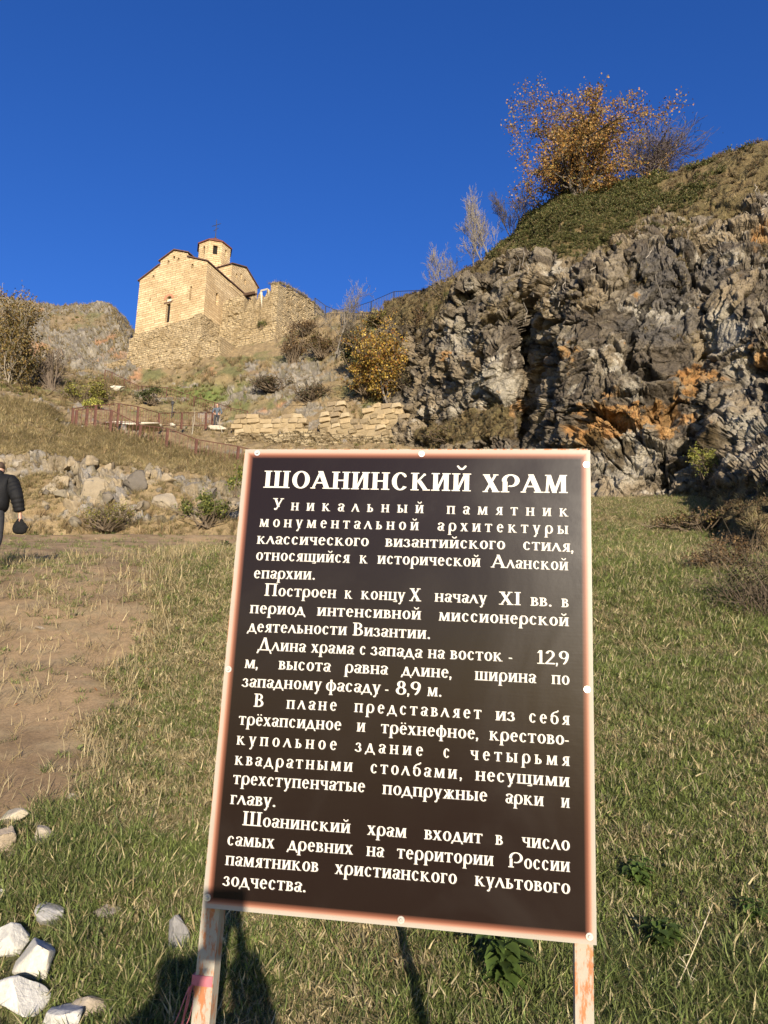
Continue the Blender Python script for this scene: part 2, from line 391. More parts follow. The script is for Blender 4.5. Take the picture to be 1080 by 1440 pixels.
W = HP / sc[..., None] + (fbm(HP * 0.6, 3, 5)[..., None] - 0.5) * 1.2
r1_, j1_, cid = facets(W * [0.9, 0.9, 1.1], 11, 1.2); r2_, j2_, gid = facets(W * 2.8, 21, 1.3)
disp = (r1_ * 0.55 - 0.3 * sstep(0.12, 0.0, j1_) + r2_ * 0.22 - 0.12 * sstep(0.12, 0, j2_) + (fbm(W * 1.5, 4, 29) - .5) * .8) * sc * rock * np.where(Hq > 7, 0.55, 0.9)
tufty = (fbm(HP * 1.1, 4, 91) - 0.5) * 0.7 * (1 - rock) * sstep(2.6, 4, Hq)
HP = HP + Nn * (disp + tufty)[..., None]
earth = cmix((0.15, 0.105, 0.058), (0.26, 0.195, 0.105), n_b); earth = cmix(earth, (0.10, 0.105, 0.04), sstep(0.5, 0.68, fbm(HP * 0.35, 4, 95)) * (Hq > 7) * 0.8)
grassy = np.exp(-(((Hpx - 285) / 60) ** 2 + ((Hpy - 556) / 16) ** 2)); earth = cmix(earth, (0.10, 0.13, 0.035), grassy)
stone = cmix((0.15, 0.122, 0.085), (0.27, 0.215, 0.14), cid); stone = cmix(stone, (0.20, 0.18, 0.155), sstep(0.5, 0.8, gid))
greyst = cmix((0.115, 0.10, 0.08), (0.25, 0.22, 0.175), sstep(.2, .9, gid * .6 + n_b * .5)); greyst = cmix(greyst, (0.33, 0.17, 0.08), sstep(0.60, 0.70, fbm(HP * 0.25, 4, 44)) * 0.8)
stone = cmix(stone, greyst, sstep(7.5, 8.2, Hq)); stone = cmix(stone, (0.11, 0.095, 0.06), sstep(0.56, 0.68, n_b) * 0.8)
HC = cmix(earth, stone, sstep(0.25, 0.6, rock))
HILL = Sheet(HP); Hrock = rock
me = mesh_np('hillside', HP.reshape(-1, 3), grid_faces(*HP.shape[:2])[:, ::-1], M_HILL, HC.reshape(-1, 3), smooth=False)
tag(link('hillside', me), kind='structure')

# ---- the big cliff on the right
CX = [540, 575, 620, 660, 690, 722, 738, 756, 790, 840, 900, 950, 990, 1010, 1040, 1080, 1160, 1300, 1500]
CT = {  # px: rows (py, Y): foot, low, mid, high, rim, top
 540: [(625,48.5),(575,50),(520,52),(470,54),(440,56),(430,60)],
 575: [(625,46),(575,47),(520,48.5),(465,50),(435,52),(420,56)],
 620: [(640,43),(580,43.5),(520,44.5),(455,46),(422,47.5),(402,52)],
 660: [(655,40.5),(590,41),(520,42),(450,43),(402,45),(385,50)],
 690: [(665,39),(590,39.4),(520,40),(450,41),(385,43.5),(366,48)],
 722: [(675,38),(600,38.6),(530,39.4),(450,40),(375,42),(338,46)],
 738: [(680,37.5),(600,40.2),(530,42.0),(440,41.6),(365,42),(320,46)],
 756: [(690,36),(600,38.2),(530,39.6),(430,39.2),(358,41),(303,45.5)],
 790: [(712,33.5),(610,34.6),(520,35),(420,36),(348,39),(284,45)],
 840: [(722,30.3),(625,32),(520,33),(420,34.5),(345,38),(276,44.5)],
 900: [(722,30),(630,31),(520,32.4),(420,34),(335,37),(262,43.5)],
 950: [(722,29.2),(625,30.4),(520,32),(420,33.4),(318,36.5),(246,43)],
 990: [(724,28),(640,30.2),(530,32),(420,33),(300,36),(232,42)],
 1010: [(732,21),(650,26.5),(530,30.6),(415,32),(292,35.5),(225,41.5)],
 1040: [(756,16.5),(665,22.5),(530,28.8),(410,31),(280,35),(216,41)],
 1080: [(795,12.2),(690,18.5),(530,26.5),(405,30.5),(262,34.5),(205,40)],
 1160: [(850,9.5),(720,14.5),(540,23.5),(390,29.5),(225,33.5),(170,39)],
 1300: [(900,7.8),(750,12.5),(560,20),(380,28),(170,32),(110,38)],
 1500: [(960,7),(790,11),(580,17),(380,25),(140,30),(60,36)]}
crow = [np.array([at(x, *CT[x][k]) for x in CX]) for k in range(6)]
crow = [crow[0] + [0, 0.4, -1.2]] + crow[:] + [crow[5] + [2, 12, 2.0], crow[5] + [4, 50, 0]]
ccols = np.concatenate([np.linspace(540, 1110, 640), np.linspace(1110, 1500, 90)[1:]])
R = np.array([catmull(CX, r, ccols) for r in crow])
csegn = [8, 90, 120, 125, 110, 90, 14, 6]
cq = np.concatenate([np.linspace(k, k + 1, s + 1)[:-1] for k, s in enumerate(csegn)] + [[len(csegn)]])
CPt = catmull(np.arange(len(crow)), R.reshape(len(crow), -1), cq).reshape(len(cq), len(ccols), 3)
Cq = np.broadcast_to(cq[:, None], CPt.shape[:2]); Cpx, Cpy = proj(CPt)
Cn = -grid_normals(CPt)
capv = sstep(4.75, 5.15, Cq + (fbm(CPt * 0.45, 4, 7) - 0.5) * 1.1)       # plants take over towards the top
lowveg = np.clip(np.exp(-(((Cpx - 1000) / 95) ** 2 + ((Cpy - 715) / 34) ** 2)) + np.exp(-(((Cpx - 1080) / 50) ** 2 + ((Cpy - 790) / 60) ** 2)) + 0.9 * np.exp(-(((Cpx - 690) / 48) ** 2 + ((Cpy - 590) / 30) ** 2)) + 0.8 * np.exp(-(((Cpx - 610) / 45) ** 2 + ((Cpy - 610) / 22) ** 2)), 0, 1)
lowveg = sstep(0.35, 0.6, lowveg + (fbm(CPt * 0.9, 4, 8) - 0.5) * 0.7)
leftveg = sstep(665, 600, Cpx + (Cpy - 430) * 0.35) * sstep(500, 420, Cpy)
veg = np.maximum.reduce([capv, lowveg, leftveg])
crk = 1 - veg * 0.85
Wp = CPt + (np.stack([fbm(CPt * 0.35, 3, 15), fbm(CPt * 0.35, 3, 16), fbm(CPt * 0.35, 3, 17)], -1) - 0.5) * 3.0
ra, ja, aid = facets(Wp * [0.26, 0.26, 0.20], 51, 1.1)
rb, jb, bid = facets(Wp * [0.70, 0.70, 0.62], 52, 0.8)
re_, je, eid = facets(Wp * [1.9, 1.9, 1.7], 53, 0.9)
rh, jh, hid = facets(Wp * [5.2, 5.2, 4.4], 54, 1.3)
ridg = 1 - np.abs(2 * fbm(Wp * [0.8, 0.8, 0.75], 5, 57, 0.6) - 1)
# a few smooth scoured faces
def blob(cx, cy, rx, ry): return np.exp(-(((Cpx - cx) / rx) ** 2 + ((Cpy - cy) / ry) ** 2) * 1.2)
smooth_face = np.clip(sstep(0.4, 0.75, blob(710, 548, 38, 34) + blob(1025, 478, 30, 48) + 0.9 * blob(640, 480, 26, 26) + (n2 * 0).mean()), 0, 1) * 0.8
rough = crk * (1 - smooth_face)
d1 = ra * 0.42 * crk - 0.85 * sstep(0.07, 0, ja) * rough + (ridg - 0.6) * 0.6 * rough + (fbm(Wp * 0.22, 3, 59) - .5) * 2.4 * crk
d2 = (rb * 0.34 - 0.34 * sstep(0.08, 0, jb)) * rough + (fbm(CPt * 1.2, 4, 58) - 0.5) * 0.6 * veg
d3 = (re_ * 0.15 - 0.10 * sstep(0.09, 0, je)) * rough
d4 = (rh * 0.055 - 0.022 * sstep(0.12, 0, jh)) * rough + (fbm(Wp * 2.2, 4, 60) - .5) * .12 * rough + (rh * .04) * smooth_face
def soften(N, k):
    for _ in range(k):
        N = N.copy(); N[1:-1, 1:-1] = (N[1:-1, 1:-1] * 2 + N[:-2, 1:-1] + N[2:, 1:-1] + N[1:-1, :-2] + N[1:-1, 2:]) / 6
    return N / (np.linalg.norm(N, axis=-1, keepdims=True) + 1e-9)
for k_, d_ in ((0, d1), (45, d2), (30, d3), (16, d4)):
    CPt = CPt + (Cn if k_ == 0 else soften(-grid_normals(CPt), k_)) * d_[..., None]
base = cmix((0.088, 0.071, 0.053), (0.20, 0.167, 0.122), sstep(0.3, 0.7, eid * 0.5 + bid * 0.5))
base = cmix(base, (0.25, 0.19, 0.115), sstep(0.62, 0.75, bid) * 0.5)
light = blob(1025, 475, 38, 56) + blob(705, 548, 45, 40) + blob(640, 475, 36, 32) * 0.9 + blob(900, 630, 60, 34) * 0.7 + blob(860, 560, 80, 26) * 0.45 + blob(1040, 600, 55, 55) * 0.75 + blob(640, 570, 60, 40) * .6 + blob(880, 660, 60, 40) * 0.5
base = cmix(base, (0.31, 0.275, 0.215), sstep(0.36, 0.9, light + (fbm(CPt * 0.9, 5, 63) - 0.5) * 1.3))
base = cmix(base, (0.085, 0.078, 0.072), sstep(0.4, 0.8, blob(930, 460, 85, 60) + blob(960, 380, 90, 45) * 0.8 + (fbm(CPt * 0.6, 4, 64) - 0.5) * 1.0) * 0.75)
whit = sstep(0.60, 0.66, fbm(CPt * [1.1, 1.1, 1.6], 5, 65)) * sstep(0.45, 0.7, fbm(CPt * 0.3, 3, 66)); base = cmix(base, (0.42, 0.38, 0.31), whit * 0.7)
lich = blob(850, 590, 42, 28) + blob(800, 500, 30, 18) * 0.9 + blob(965, 545, 28, 40) * 1.1 + blob(925, 600, 50, 30) * 1.0 + blob(1000, 535, 40, 14) + blob(835, 610, 26, 26) + blob(690, 575, 42, 12) * 0.8 + blob(722, 570, 14, 22) * .8 + blob(1070, 500, 22, 16) * .8 + blob(1068, 320, 22, 24) * 0.7 + blob(895, 420, 8, 8) * .9 + blob(630, 500, 14, 20) * .5
lich = sstep(0.40, 0.62, lich * 0.8 + (fbm(CPt * [1.6, 1.6, 2.4], 5, 67) - 0.5) * 1.5) * (1 - veg)
base = cmix(base, cmix((0.29, 0.14, 0.045), (0.35, 0.21, 0.085), hid), lich * 0.88)
moss = sstep(0.50, 0.66, 0.7 * (blob(860, 640, 70, 45) + blob(700, 600, 60, 26) + blob(1000, 600, 60, 90) * 0.7) + (fbm(CPt * 1.3, 5, 68) - 0.5) * 1.3); base = cmix(base, (0.06, 0.040, 0.016), moss * 0.85)
vegc = cmix((0.085, 0.072, 0.03), (0.17, 0.12, 0.06), fbm(CPt * 1.1, 4, 69))
base = base * (1 - 0.45 * np.maximum(sstep(.03, 0, jb), sstep(.02, 0, ja)))[..., None]      # crevice shade painted into the rock colour along the joints
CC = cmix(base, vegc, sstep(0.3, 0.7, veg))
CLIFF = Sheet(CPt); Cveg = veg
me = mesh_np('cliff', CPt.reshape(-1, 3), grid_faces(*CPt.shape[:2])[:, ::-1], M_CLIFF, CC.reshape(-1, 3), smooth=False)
tag(link('cliff', me), kind='structure')

# ------------------------------------------------------------------ scattering (grass, herbs, leaves): real tufts instanced on points
TUFTS = {}
def make_blades(name, n, h, spread, w, cols, lean=0.6, curl=0.5, seed=0, mat=None, seg=2):
    r = np.random.default_rng(seed); V = []; F = []; C = []; k = 0
    for i in range(n):
        a = r.random() * 6.283; d = spread * math.sqrt(r.random()); b = np.array([math.cos(a) * d, math.sin(a) * d, -0.01])
        az = r.random() * 6.283; ln = lean * r.random() ** 0.7; L = h * (0.55 + 0.6 * r.random())
        dirv = np.array([math.cos(az) * math.sin(ln), math.sin(az) * math.sin(ln), math.cos(ln)])
        side = np.array([-math.sin(az + r.normal() * 0.6), math.cos(az + r.normal() * 0.6), 0]) * w * (0.6 + 0.8 * r.random()) / 2
        hor = np.array([math.cos(az), math.sin(az), -0.25])
        m = b + dirv * L * 0.55; t = b + dirv * L + hor * L * curl * r.random()
        V += [b - side, b + side, m + side * 0.8, m - side * 0.8, t]; F += [[k, k + 1, k + 2, k + 3], [k + 3, k + 2, k + 4]]
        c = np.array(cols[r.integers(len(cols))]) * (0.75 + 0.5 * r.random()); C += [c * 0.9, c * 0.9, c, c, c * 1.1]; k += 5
    return bpy.data.objects.new(name, mesh_np(name, V, F, mat or M_BLADE, C))
def scatter(name, pts, objs, scale, tilt=0.15, kind='stuff', idx=None, seed=0, flat=False):
    r = np.random.default_rng(seed + 100); n = len(pts)
    c = bpy.data.collections.new(name + '_tufts')
    for o in objs: c.objects.link(o)
    me = bpy.data.meshes.new(name); me.vertices.add(n); me.vertices.foreach_set('co', np.asarray(pts, np.float32).ravel())
    rot = np.stack([r.normal(0, tilt, n), r.normal(0, tilt, n), r.random(n) * 6.283], -1)
    a = me.attributes.new('rot', 'FLOAT_VECTOR', 'POINT'); a.data.foreach_set('vector', rot.astype(np.float32).ravel())
    a = me.attributes.new('scl', 'FLOAT', 'POINT'); a.data.foreach_set('value', np.asarray(scale, np.float32))
    a = me.attributes.new('idx', 'INT', 'POINT'); a.data.foreach_set('value', (r.integers(0, len(objs), n) if idx is None else idx).astype(np.int32))
    o = link(name, me); o['kind'] = kind
    ng = bpy.data.node_groups.new(name + '_nodes', 'GeometryNodeTree')
    ng.interface.new_socket('Geometry', in_out='INPUT', socket_type='NodeSocketGeometry')
    ng.interface.new_socket('Geometry', in_out='OUTPUT', socket_type='NodeSocketGeometry')
    N, L = ng.nodes, ng.links
    gi, go = N.new('NodeGroupInput'), N.new('NodeGroupOutput')
    ip = N.new('GeometryNodeInstanceOnPoints'); ci = N.new('GeometryNodeCollectionInfo')
    ci.inputs['Collection'].default_value = c; ci.inputs['Separate Children'].default_value = True; ci.inputs['Reset Children'].default_value = True
    def na(nm, t):
        q = N.new('GeometryNodeInputNamedAttribute'); q.data_type = t; q.inputs['Name'].default_value = nm
        return [s for s in q.outputs if s.name == 'Attribute' and s.enabled][0]
    L.new(gi.outputs[0], ip.inputs['Points']); L.new(ci.outputs[0], ip.inputs['Instance']); ip.inputs['Pick Instance'].default_value = True
    L.new(na('idx', 'INT'), ip.inputs['Instance Index']); L.new(na('rot', 'FLOAT_VECTOR'), ip.inputs['Rotation']); L.new(na('scl', 'FLOAT'), ip.inputs['Scale'])
    L.new(ip.outputs[0], go.inputs[0])
    md = o.modifiers.new('scatter', 'NODES'); md.node_group = ng
    return o

# ------------------------------------------------------------------ leaves, shrubs, trees
def leaf_quads(Cn, size, cols, r, aspect=0.7, droop=0.0):
    n = len(Cn); size = np.broadcast_to(np.asarray(size, float), (n,)) * (0.7 + 0.6 * r.random(n))
    a = r.normal(size=(n, 3)); a[:, 2] -= droop; a /= np.linalg.norm(a, axis=1, keepdims=True)
    b = np.cross(a, r.normal(size=(n, 3))); b /= np.linalg.norm(b, axis=1, keepdims=True) + 1e-9
    nn = np.cross(a, b)
    L = a * size[:, None]; Wd = b * size[:, None] * aspect * 0.5; Z = nn * size[:, None] * 0.12
    V = np.stack([Cn - L * .5, Cn + Wd + Z, Cn + L * .5, Cn - Wd + Z], 1).reshape(-1, 3)
    F = np.arange(4 * n).reshape(n, 4)
    cols = np.asarray(cols); k = r.integers(0, len(cols), n); c = cols[k] * (0.7 + 0.6 * r.random(n))[:, None]
    return V, F, np.repeat(c, 4, 0)
def leaf_object(name, Cn, size, cols, r, parent, origin=(0, 0, 0), aspect=0.7, droop=0.0):
    V, F, c = leaf_quads(np.asarray(Cn, float), size, cols, r, aspect, droop)
    return link(name, mesh_np(name, V, F, M_LEAF, c, origin=origin), parent)
def grow(r, p, d, L, rad, lvl, maxl, segs, tips, par):
    """par: kids, spread, up, wig, lenf, radf"""
    n = max(2, int(4 - lvl * 0.4) + 1); q = p.copy(); step = L / n; rr = rad
    nk = par['kids'][min(lvl, len(par['kids']) - 1)]
    taken = 0
    for i in range(n):
        d = d + r.normal(0, par['wig'], 3) + np.array([0, 0, par['up']]); d /= np.linalg.norm(d)
        q2 = q + d * step; r2 = rad * (1 - 0.55 * (i + 1) / n)
        segs.append((q.copy(), q2.copy(), rr, r2, lvl)); q, rr = q2, r2
        if lvl < maxl and (i >= 1 or lvl > 0 or par.get('low')):
            k = nk / n + r.random() * 0.999 - 0.5; k = int(max(0, round(k)))
            for _ in range(k):
                ax = np.cross(d, r.normal(size=3)); ax /= np.linalg.norm(ax) + 1e-9
                ang = par['spread'] * (0.6 + 0.7 * r.random()); nd = d * math.cos(ang) + ax * math.sin(ang)
                grow(r, q.copy(), nd, L * par['lenf'] * (0.7 + 0.5 * r.random()), rr * par['radf'], lvl + 1, maxl, segs, tips, par)
        if lvl >= maxl - 1: tips.append(q.copy())
    return
def tree(name, label, cat, base, height, seed, maxl=4, trunk_r=0.1, bark=(0.2, 0.17, 0.13), par=None, leaves=None, group=None, stems=1, lean=(0, 0, 1), flat=1.0, maxw=None):
    r = np.random.default_rng(seed); base = np.asarray(base, float)
    P = dict(kids=[6, 5, 4, 3], spread=0.75, up=0.10, wig=0.16, lenf=0.6, radf=0.6); P.update(par or {})
    segs, tips = [], []
    for s in range(stems):
        d = np.array(lean, float) + r.normal(0, 0.25 if stems > 1 else 0.03, 3) * [1, 1, 0.2]; d /= np.linalg.norm(d)
        grow(r, np.array([r.normal(0, .1) * (stems > 1), r.normal(0, .1) * (stems > 1), -0.25]), d, 1.0, trunk_r / height, 0, maxl, segs, tips, P)
    T = np.array(tips); top = max(T[:, 2].max(), 0.5); k = height / top
    wx = (T[:, 0].max() - T[:, 0].min()) * k; kx = k if not maxw else k * min(1.0, maxw / wx) if wx > maxw else k * min(1.5, maxw / wx)
    S3 = np.array([kx, kx, k])
    root = empty(name, base, label, cat, group)
    mb, tw = MB(), MB()
    for p0, p1, r0, r1, lv in segs:
        (mb if lv <= 1 else tw).tube(p0 * S3, p1 * S3, max(r0 * height, 0.012 if leaves else 0.009), max(r1 * height, 0.008 if leaves else 0.0065), 6 if lv <= 1 else 3, np.array(bark) * (0.8 + 0.4 * r.random()), cap=False)
    mb.build('trunk', M_BARK, root, smooth=True)
    if tw.V: tw.build('twigs', M_BARK, root)
    if leaves:
        T = T * S3; n, size, jit, cols = leaves
        i = r.integers(0, len(T), n); Cn = T[i] + r.normal(0, jit, (n, 3))
        leaf_object('crown', Cn, size, cols, r, root)
    return root
def shrub(name, label, cat, base, w, h, seed, cols, n, size, stems=24, bark=(0.10, 0.075, 0.05), lobes=9, group=None, depth=None, lift=0.0, fill=0.62, sr=None):
    r = np.random.default_rng(seed); root = empty(name, base, label, cat, group); depth = depth or w * 0.8
    mb = MB(); lob = []
    for i in range(lobes):
        a = r.random() * 6.283; q = math.sqrt(r.random()); z = h * (0.25 + 0.6 * r.random() * (1 - 0.5 * q)) + lift
        lob.append((np.array([math.cos(a) * q * w * .38, math.sin(a) * q * depth * .38, z]), (0.6 + 0.5 * r.random())))
    pts = []
    for i in range(stems):
        c, s = lob[i % lobes]; b = np.array([r.normal(0, w * .06), r.normal(0, w * .06), -0.15])
        t = c + r.normal(0, 0.18, 3) * [w, depth, h * .6]; t[2] = max(t[2], 0.1 * h); m = (b + t) / 2 + r.normal(0, 0.05, 3) * w
        rr = sr or max(0.006, 0.010 * w); mb.tube(b, m, rr * 1.6, rr, 3, bark, cap=False); mb.tube(m, t, rr, rr * .5, 3, bark, cap=False)
        for _ in range(3):
            e = t + r.normal(0, 0.13, 3) * [w, depth, h]; mb.tube(m * .3 + t * .7, e, rr * .6, rr * .3, 3, bark, cap=False); pts.append(e)
        pts.append(t)
    mb.build('stems', M_BARK, root)
    if n:
        k = r.integers(0, lobes, n); Lc = np.array([l[0] for l in lob]); Ls = np.array([l[1] for l in lob])
        g = r.normal(size=(n, 3)); g /= np.linalg.norm(g, axis=1, keepdims=True); g *= (r.random(n) ** (1 / 2.2))[:, None]
        Cn = Lc[k] + g * np.array([w * .26, depth * .26, h * .26]) * Ls[k][:, None] * (1 + 0.25 * r.normal(size=(n, 1)))
        keep = fbm(Cn / (w * 0.16) + seed, 2, 3) < fill; Cn = Cn[keep & (Cn[:, 2] > -0.05)]
        leaf_object('foliage', Cn, size, cols, r, root)
    return root

# ------------------------------------------------------------------ loose rocks
def rock_mesh(seed, size, col, cuts=13, noise=0.06, sub=3, flat=0.6):
    r = np.random.default_rng(seed); bm = bmesh.new(); bmesh.ops.create_icosphere(bm, subdivisions=sub, radius=1.0)
    V = np.array([v.co[:] for v in bm.verts])
    for i in range(cuts):
        n = r.normal(size=3); n /= np.linalg.norm(n); d = 0.34 + 0.36 * r.random(); t = V @ n
        V = V - np.outer(np.maximum(t - d, 0), n)
    V = V / np.abs(V).max(0) * 0.78
    V += (fbm(V * 2.2 + seed, 4, seed)[:, None] - 0.5) * noise * 3 * V + (fbm(V * 7 + seed, 3, seed)[:, None] - .5) * noise * V
    V = V * np.asarray(size) / 2 / 0.78
    F = np.array([[v.index for v in f.verts] for f in bm.faces]); bm.free()
    c = np.asarray(col) * (0.85 + 0.3 * fbm(V / max(size) * 6 + seed, 3, 2))[:, None]
    return mesh_np('rock', V, F, M_ROCK, c, smooth=False)

# ------------------------------------------------------------------ church
PH = math.radians(23.75)
E1 = np.array([-math.cos(PH), math.sin(PH), 0]); E2 = np.array([math.sin(PH), math.cos(PH), 0]); UP = np.array([0, 0, 1.0])
C0 = at(291.7, 367.7, 70.0)
def Lc(t, l, h): return C0 + t * E1 + l * E2 + h * UP
def hit(px, py, p0, nrm):
    d = ray(px, py); return d * (np.dot(p0, nrm) / np.dot(d, nrm))
def on_face(px, py, axis, off=0.0):                  # (along, height) on the west face (axis 0) or a south-facing plane (axis 1)
    p = hit(px, py, C0 + (E2 if axis == 0 else E1) * off, E2 if axis == 0 else E1) - C0
    return (p @ E1 if axis == 0 else p @ E2), p[2]
church_M = Matrix(((E1[0], E2[0], 0, C0[0]), (E1[1], E2[1], 0, C0[1]), (0, 0, 1, C0[2]), (0, 0, 0, 1)))
# (t, l, h) is a left-handed frame here (E1 x E2 = -z): parts are made in world axes about the church's origin
def to_w(p): p = np.asarray(p, float); return p[..., 0:1] * E1 + p[..., 1:2] * E2 + p[..., 2:3] * UP
def prism(profile, a0, a1, plane):
    """profile polygon in (t,h) extruded along l (plane 'th') or in (l,h) extruded along t (plane 'lh') or (t,l) along h"""
    n = len(profile)
    def mk(u, v, w): return (u, w, v) if plane == 'th' else (w, u, v) if plane == 'lh' else (u, v, w)
    V = [mk(u, v, a0) for u, v in profile] + [mk(u, v, a1) for u, v in profile]
    F = [list(range(n)), list(range(n, 2 * n))[::-1]] + [[i, (i + 1) % n, n + (i + 1) % n, n + i] for i in range(n)]
    return V, F
def solid(name, parts, mat, parent=None, cutters=(), local=True, drop=False):
    bm = bmesh.new()
    for V, F in parts:
        vs = [bm.verts.new(tuple(to_w(v))) for v in V]
        for f in F: bm.faces.new([vs[i] for i in f])
    bmesh.ops.recalc_face_normals(bm, faces=bm.faces)
    me = bpy.data.meshes.new(name); bm.to_mesh(me); bm.free(); me.materials.append(mat)
    o = bpy.data.objects.new(name, me); COL.objects.link(o)
    if cutters:
        bm = bmesh.new()
        for V, F in cutters:
            vs = [bm.verts.new(tuple(to_w(v))) for v in V]
            for f in F: bm.faces.new([vs[i] for i in f])
        bmesh.ops.recalc_face_normals(bm, faces=bm.faces)
        cm = bpy.data.meshes.new('cut'); bm.to_mesh(cm); bm.free(); co = bpy.data.objects.new('cut', cm); COL.objects.link(co)
        md = o.modifiers.new('b', 'BOOLEAN'); md.object = co; md.operation = 'DIFFERENCE'; md.solver = 'EXACT'
        dg = bpy.context.evaluated_depsgraph_get(); me2 = bpy.data.meshes.new_from_object(o.evaluated_get(dg)); o.modifiers.clear(); o.data = me2; me2.name = name
        bpy.data.objects.remove(co); me = me2
    box_uv(me)
    if parent is not None: o.parent = parent
    return o
def box_uv(me, off=(0, 0)):
    uvl = me.uv_layers.get('UVMap') or me.uv_layers.new(name='UVMap')
    for p in me.polygons:
        n = np.array(p.normal); a, b, z = abs(n @ E1), abs(n @ E2), abs(n[2])
        for li in p.loop_indices:
            c = np.array(me.vertices[me.loops[li].vertex_index].co)
            if z > 0.75: uv = (c @ E1, c @ E2)
            elif b > a: uv = (c @ E1, c[2])
            else: uv = (c @ E2 + 3.3, c[2])
            uvl.data[li].uv = uv
def arch_profile(u, v0, v1, w, k=6):
    r_ = w / 2
    return [(u - r_, v0), (u + r_, v0)] + [(u + r_ * math.cos(a), v1 - r_ + r_ * math.sin(a)) for a in np.linspace(0, math.pi, k + 1)]
church = empty('church', C0, 'old sandstone church with domed drum and cross standing high on the hill', 'church')
BASE = -7.2
prof = [(0, BASE), (8.9, BASE), (8.9, 0), (6.25, 1.25), (6.25, 1.75), (4.45, 2.55), (2.65, 1.75), (2.65, 1.25), (0, 0)]
def winW(px, y0, y1, w, depth=0.55, arch=True):
    t, h1 = on_face(px, y0, 0); _, h0 = on_face(px, y1, 0)
    pr = arch_profile(t, h0, h1, w) if arch else [(t - w/2, h0), (t + w/2, h0), (t + w/2, h1), (t - w/2, h1)]
    return prism(pr, -0.3, depth, 'th'), (t, h0, h1, w)
def winS(px, y0, y1, w, off=0.0, depth=0.55):
    l, h1 = on_face(px, y0, 1, off); _, h0 = on_face(px, y1, 1, off)
    return prism(arch_profile(l, h0, h1, w), -0.3 + off, depth + off, 'lh'), (l, h0, h1, w)
wW = [winW(237, 427, 453, 0.56, arch=False), winW(237.6, 416.6, 424, 0.72), winW(244.7, 359.8, 364.6, 0.34), winW(237, 366.2, 371, 0.30), winW(251, 362.4, 366.8, 0.30),
      winW(270.6, 371, 377.5, 0.30), winW(215.7, 387, 391, 0.28), winW(268.5, 402.5, 422, 0.26), winW(211, 419.5, 424.5, 0.24)]
wS = [winS(305.8, 412, 430, 0.5)]
solid('wall', [prism(prof, 0, 12.9, 'th')], M_CHURCH, church, [w[0] for w in wW] + [w[0] for w in wS])
for _, (t, h0, h1, w) in wW[:1] + wW[2:]:
    solid('window', [prism([(t - w/2 - .04, h0 - .04), (t + w/2 + .04, h0 - .04), (t + w/2 + .04, h1 + .04), (t - w/2 - .04, h1 + .04)], 0.30, 0.36, 'th')], M_DARK, church)  # dark pane set in the opening in place of real interior shade
_, (t, h0, h1, w) = wW[1]
M_PLASTER = mat_plain('pale_plaster', (0.5, 0.45, 0.36), 0.9, 0.2, 4)
solid('arch_niche', [prism([(t - w/2 - .04, h0 - .04), (t + w/2 + .04, h0 - .04), (t + w/2 + .04, h0 + .45), (t - w/2 - .04, h0 + .45)], 0.22, 0.30, 'th')], M_PLASTER, church)
solid('arch_niche', [prism([(t - w/2 - .04, h0 + .451), (t + w/2 + .04, h0 + .451), (t + w/2 + .04, h1 + .04), (t - w/2 - .04, h1 + .04)], 0.42, 0.50, 'th')], M_DARK, church)
ring_ = [(t + r_ * math.cos(a), h1 - w/2 + r_ * math.sin(a)) for r_, rng_ in ((w/2 + 0.03, np.linspace(0, math.pi, 9)), (w/2 + 0.3, np.linspace(math.pi, 0, 9))) for a in rng_]
solid('brick_arch', [prism(ring_, -0.035, 0.2, 'th')], M_BRICKRED, church)
solid('lintel', [prism([(t - .55, h0 - .18), (t + .55, h0 - .18), (t + .55, h0 - .02), (t - .55, h0 - .02)], -0.05, 0.3, 'th')], M_WOOD, church)
for _, (l, h0, h1, w) in wS:
    solid('window', [prism([(l - w/2 - .04, h0 - .04), (l + w/2 + .04, h0 - .04), (l + w/2 + .04, h1 + .04), (l - w/2 - .04, h1 + .04)], 0.25, 0.32, 'lh')], M_CHURCH, church)
# transept
tl0, tl1, tlm = 4.2, 9.3, 6.75
tp = [(tl0, -0.6), (tl1, -0.6), (tl1, 2.25), (tlm, 3.35), (tl0, 2.25)]
wT = [winS(333, 384.5, 391, .3, -0.04), winS(339.7, 384.5, 393, .3, -0.04), winS(345, 393, 401, .3, -0.04)]
solid('transept_wall', [prism(tp, -0.04, 8.94, 'lh')], M_CHURCH, church, [w[0] for w in wT])
for _, (l, h0, h1, w) in wT:
    solid('window', [prism([(l - .18, h0 - .04), (l + .18, h0 - .04), (l + .18, h1 + .04), (l - .18, h1 + .04)], 0.22, 0.28, 'lh')], M_DARK, church)
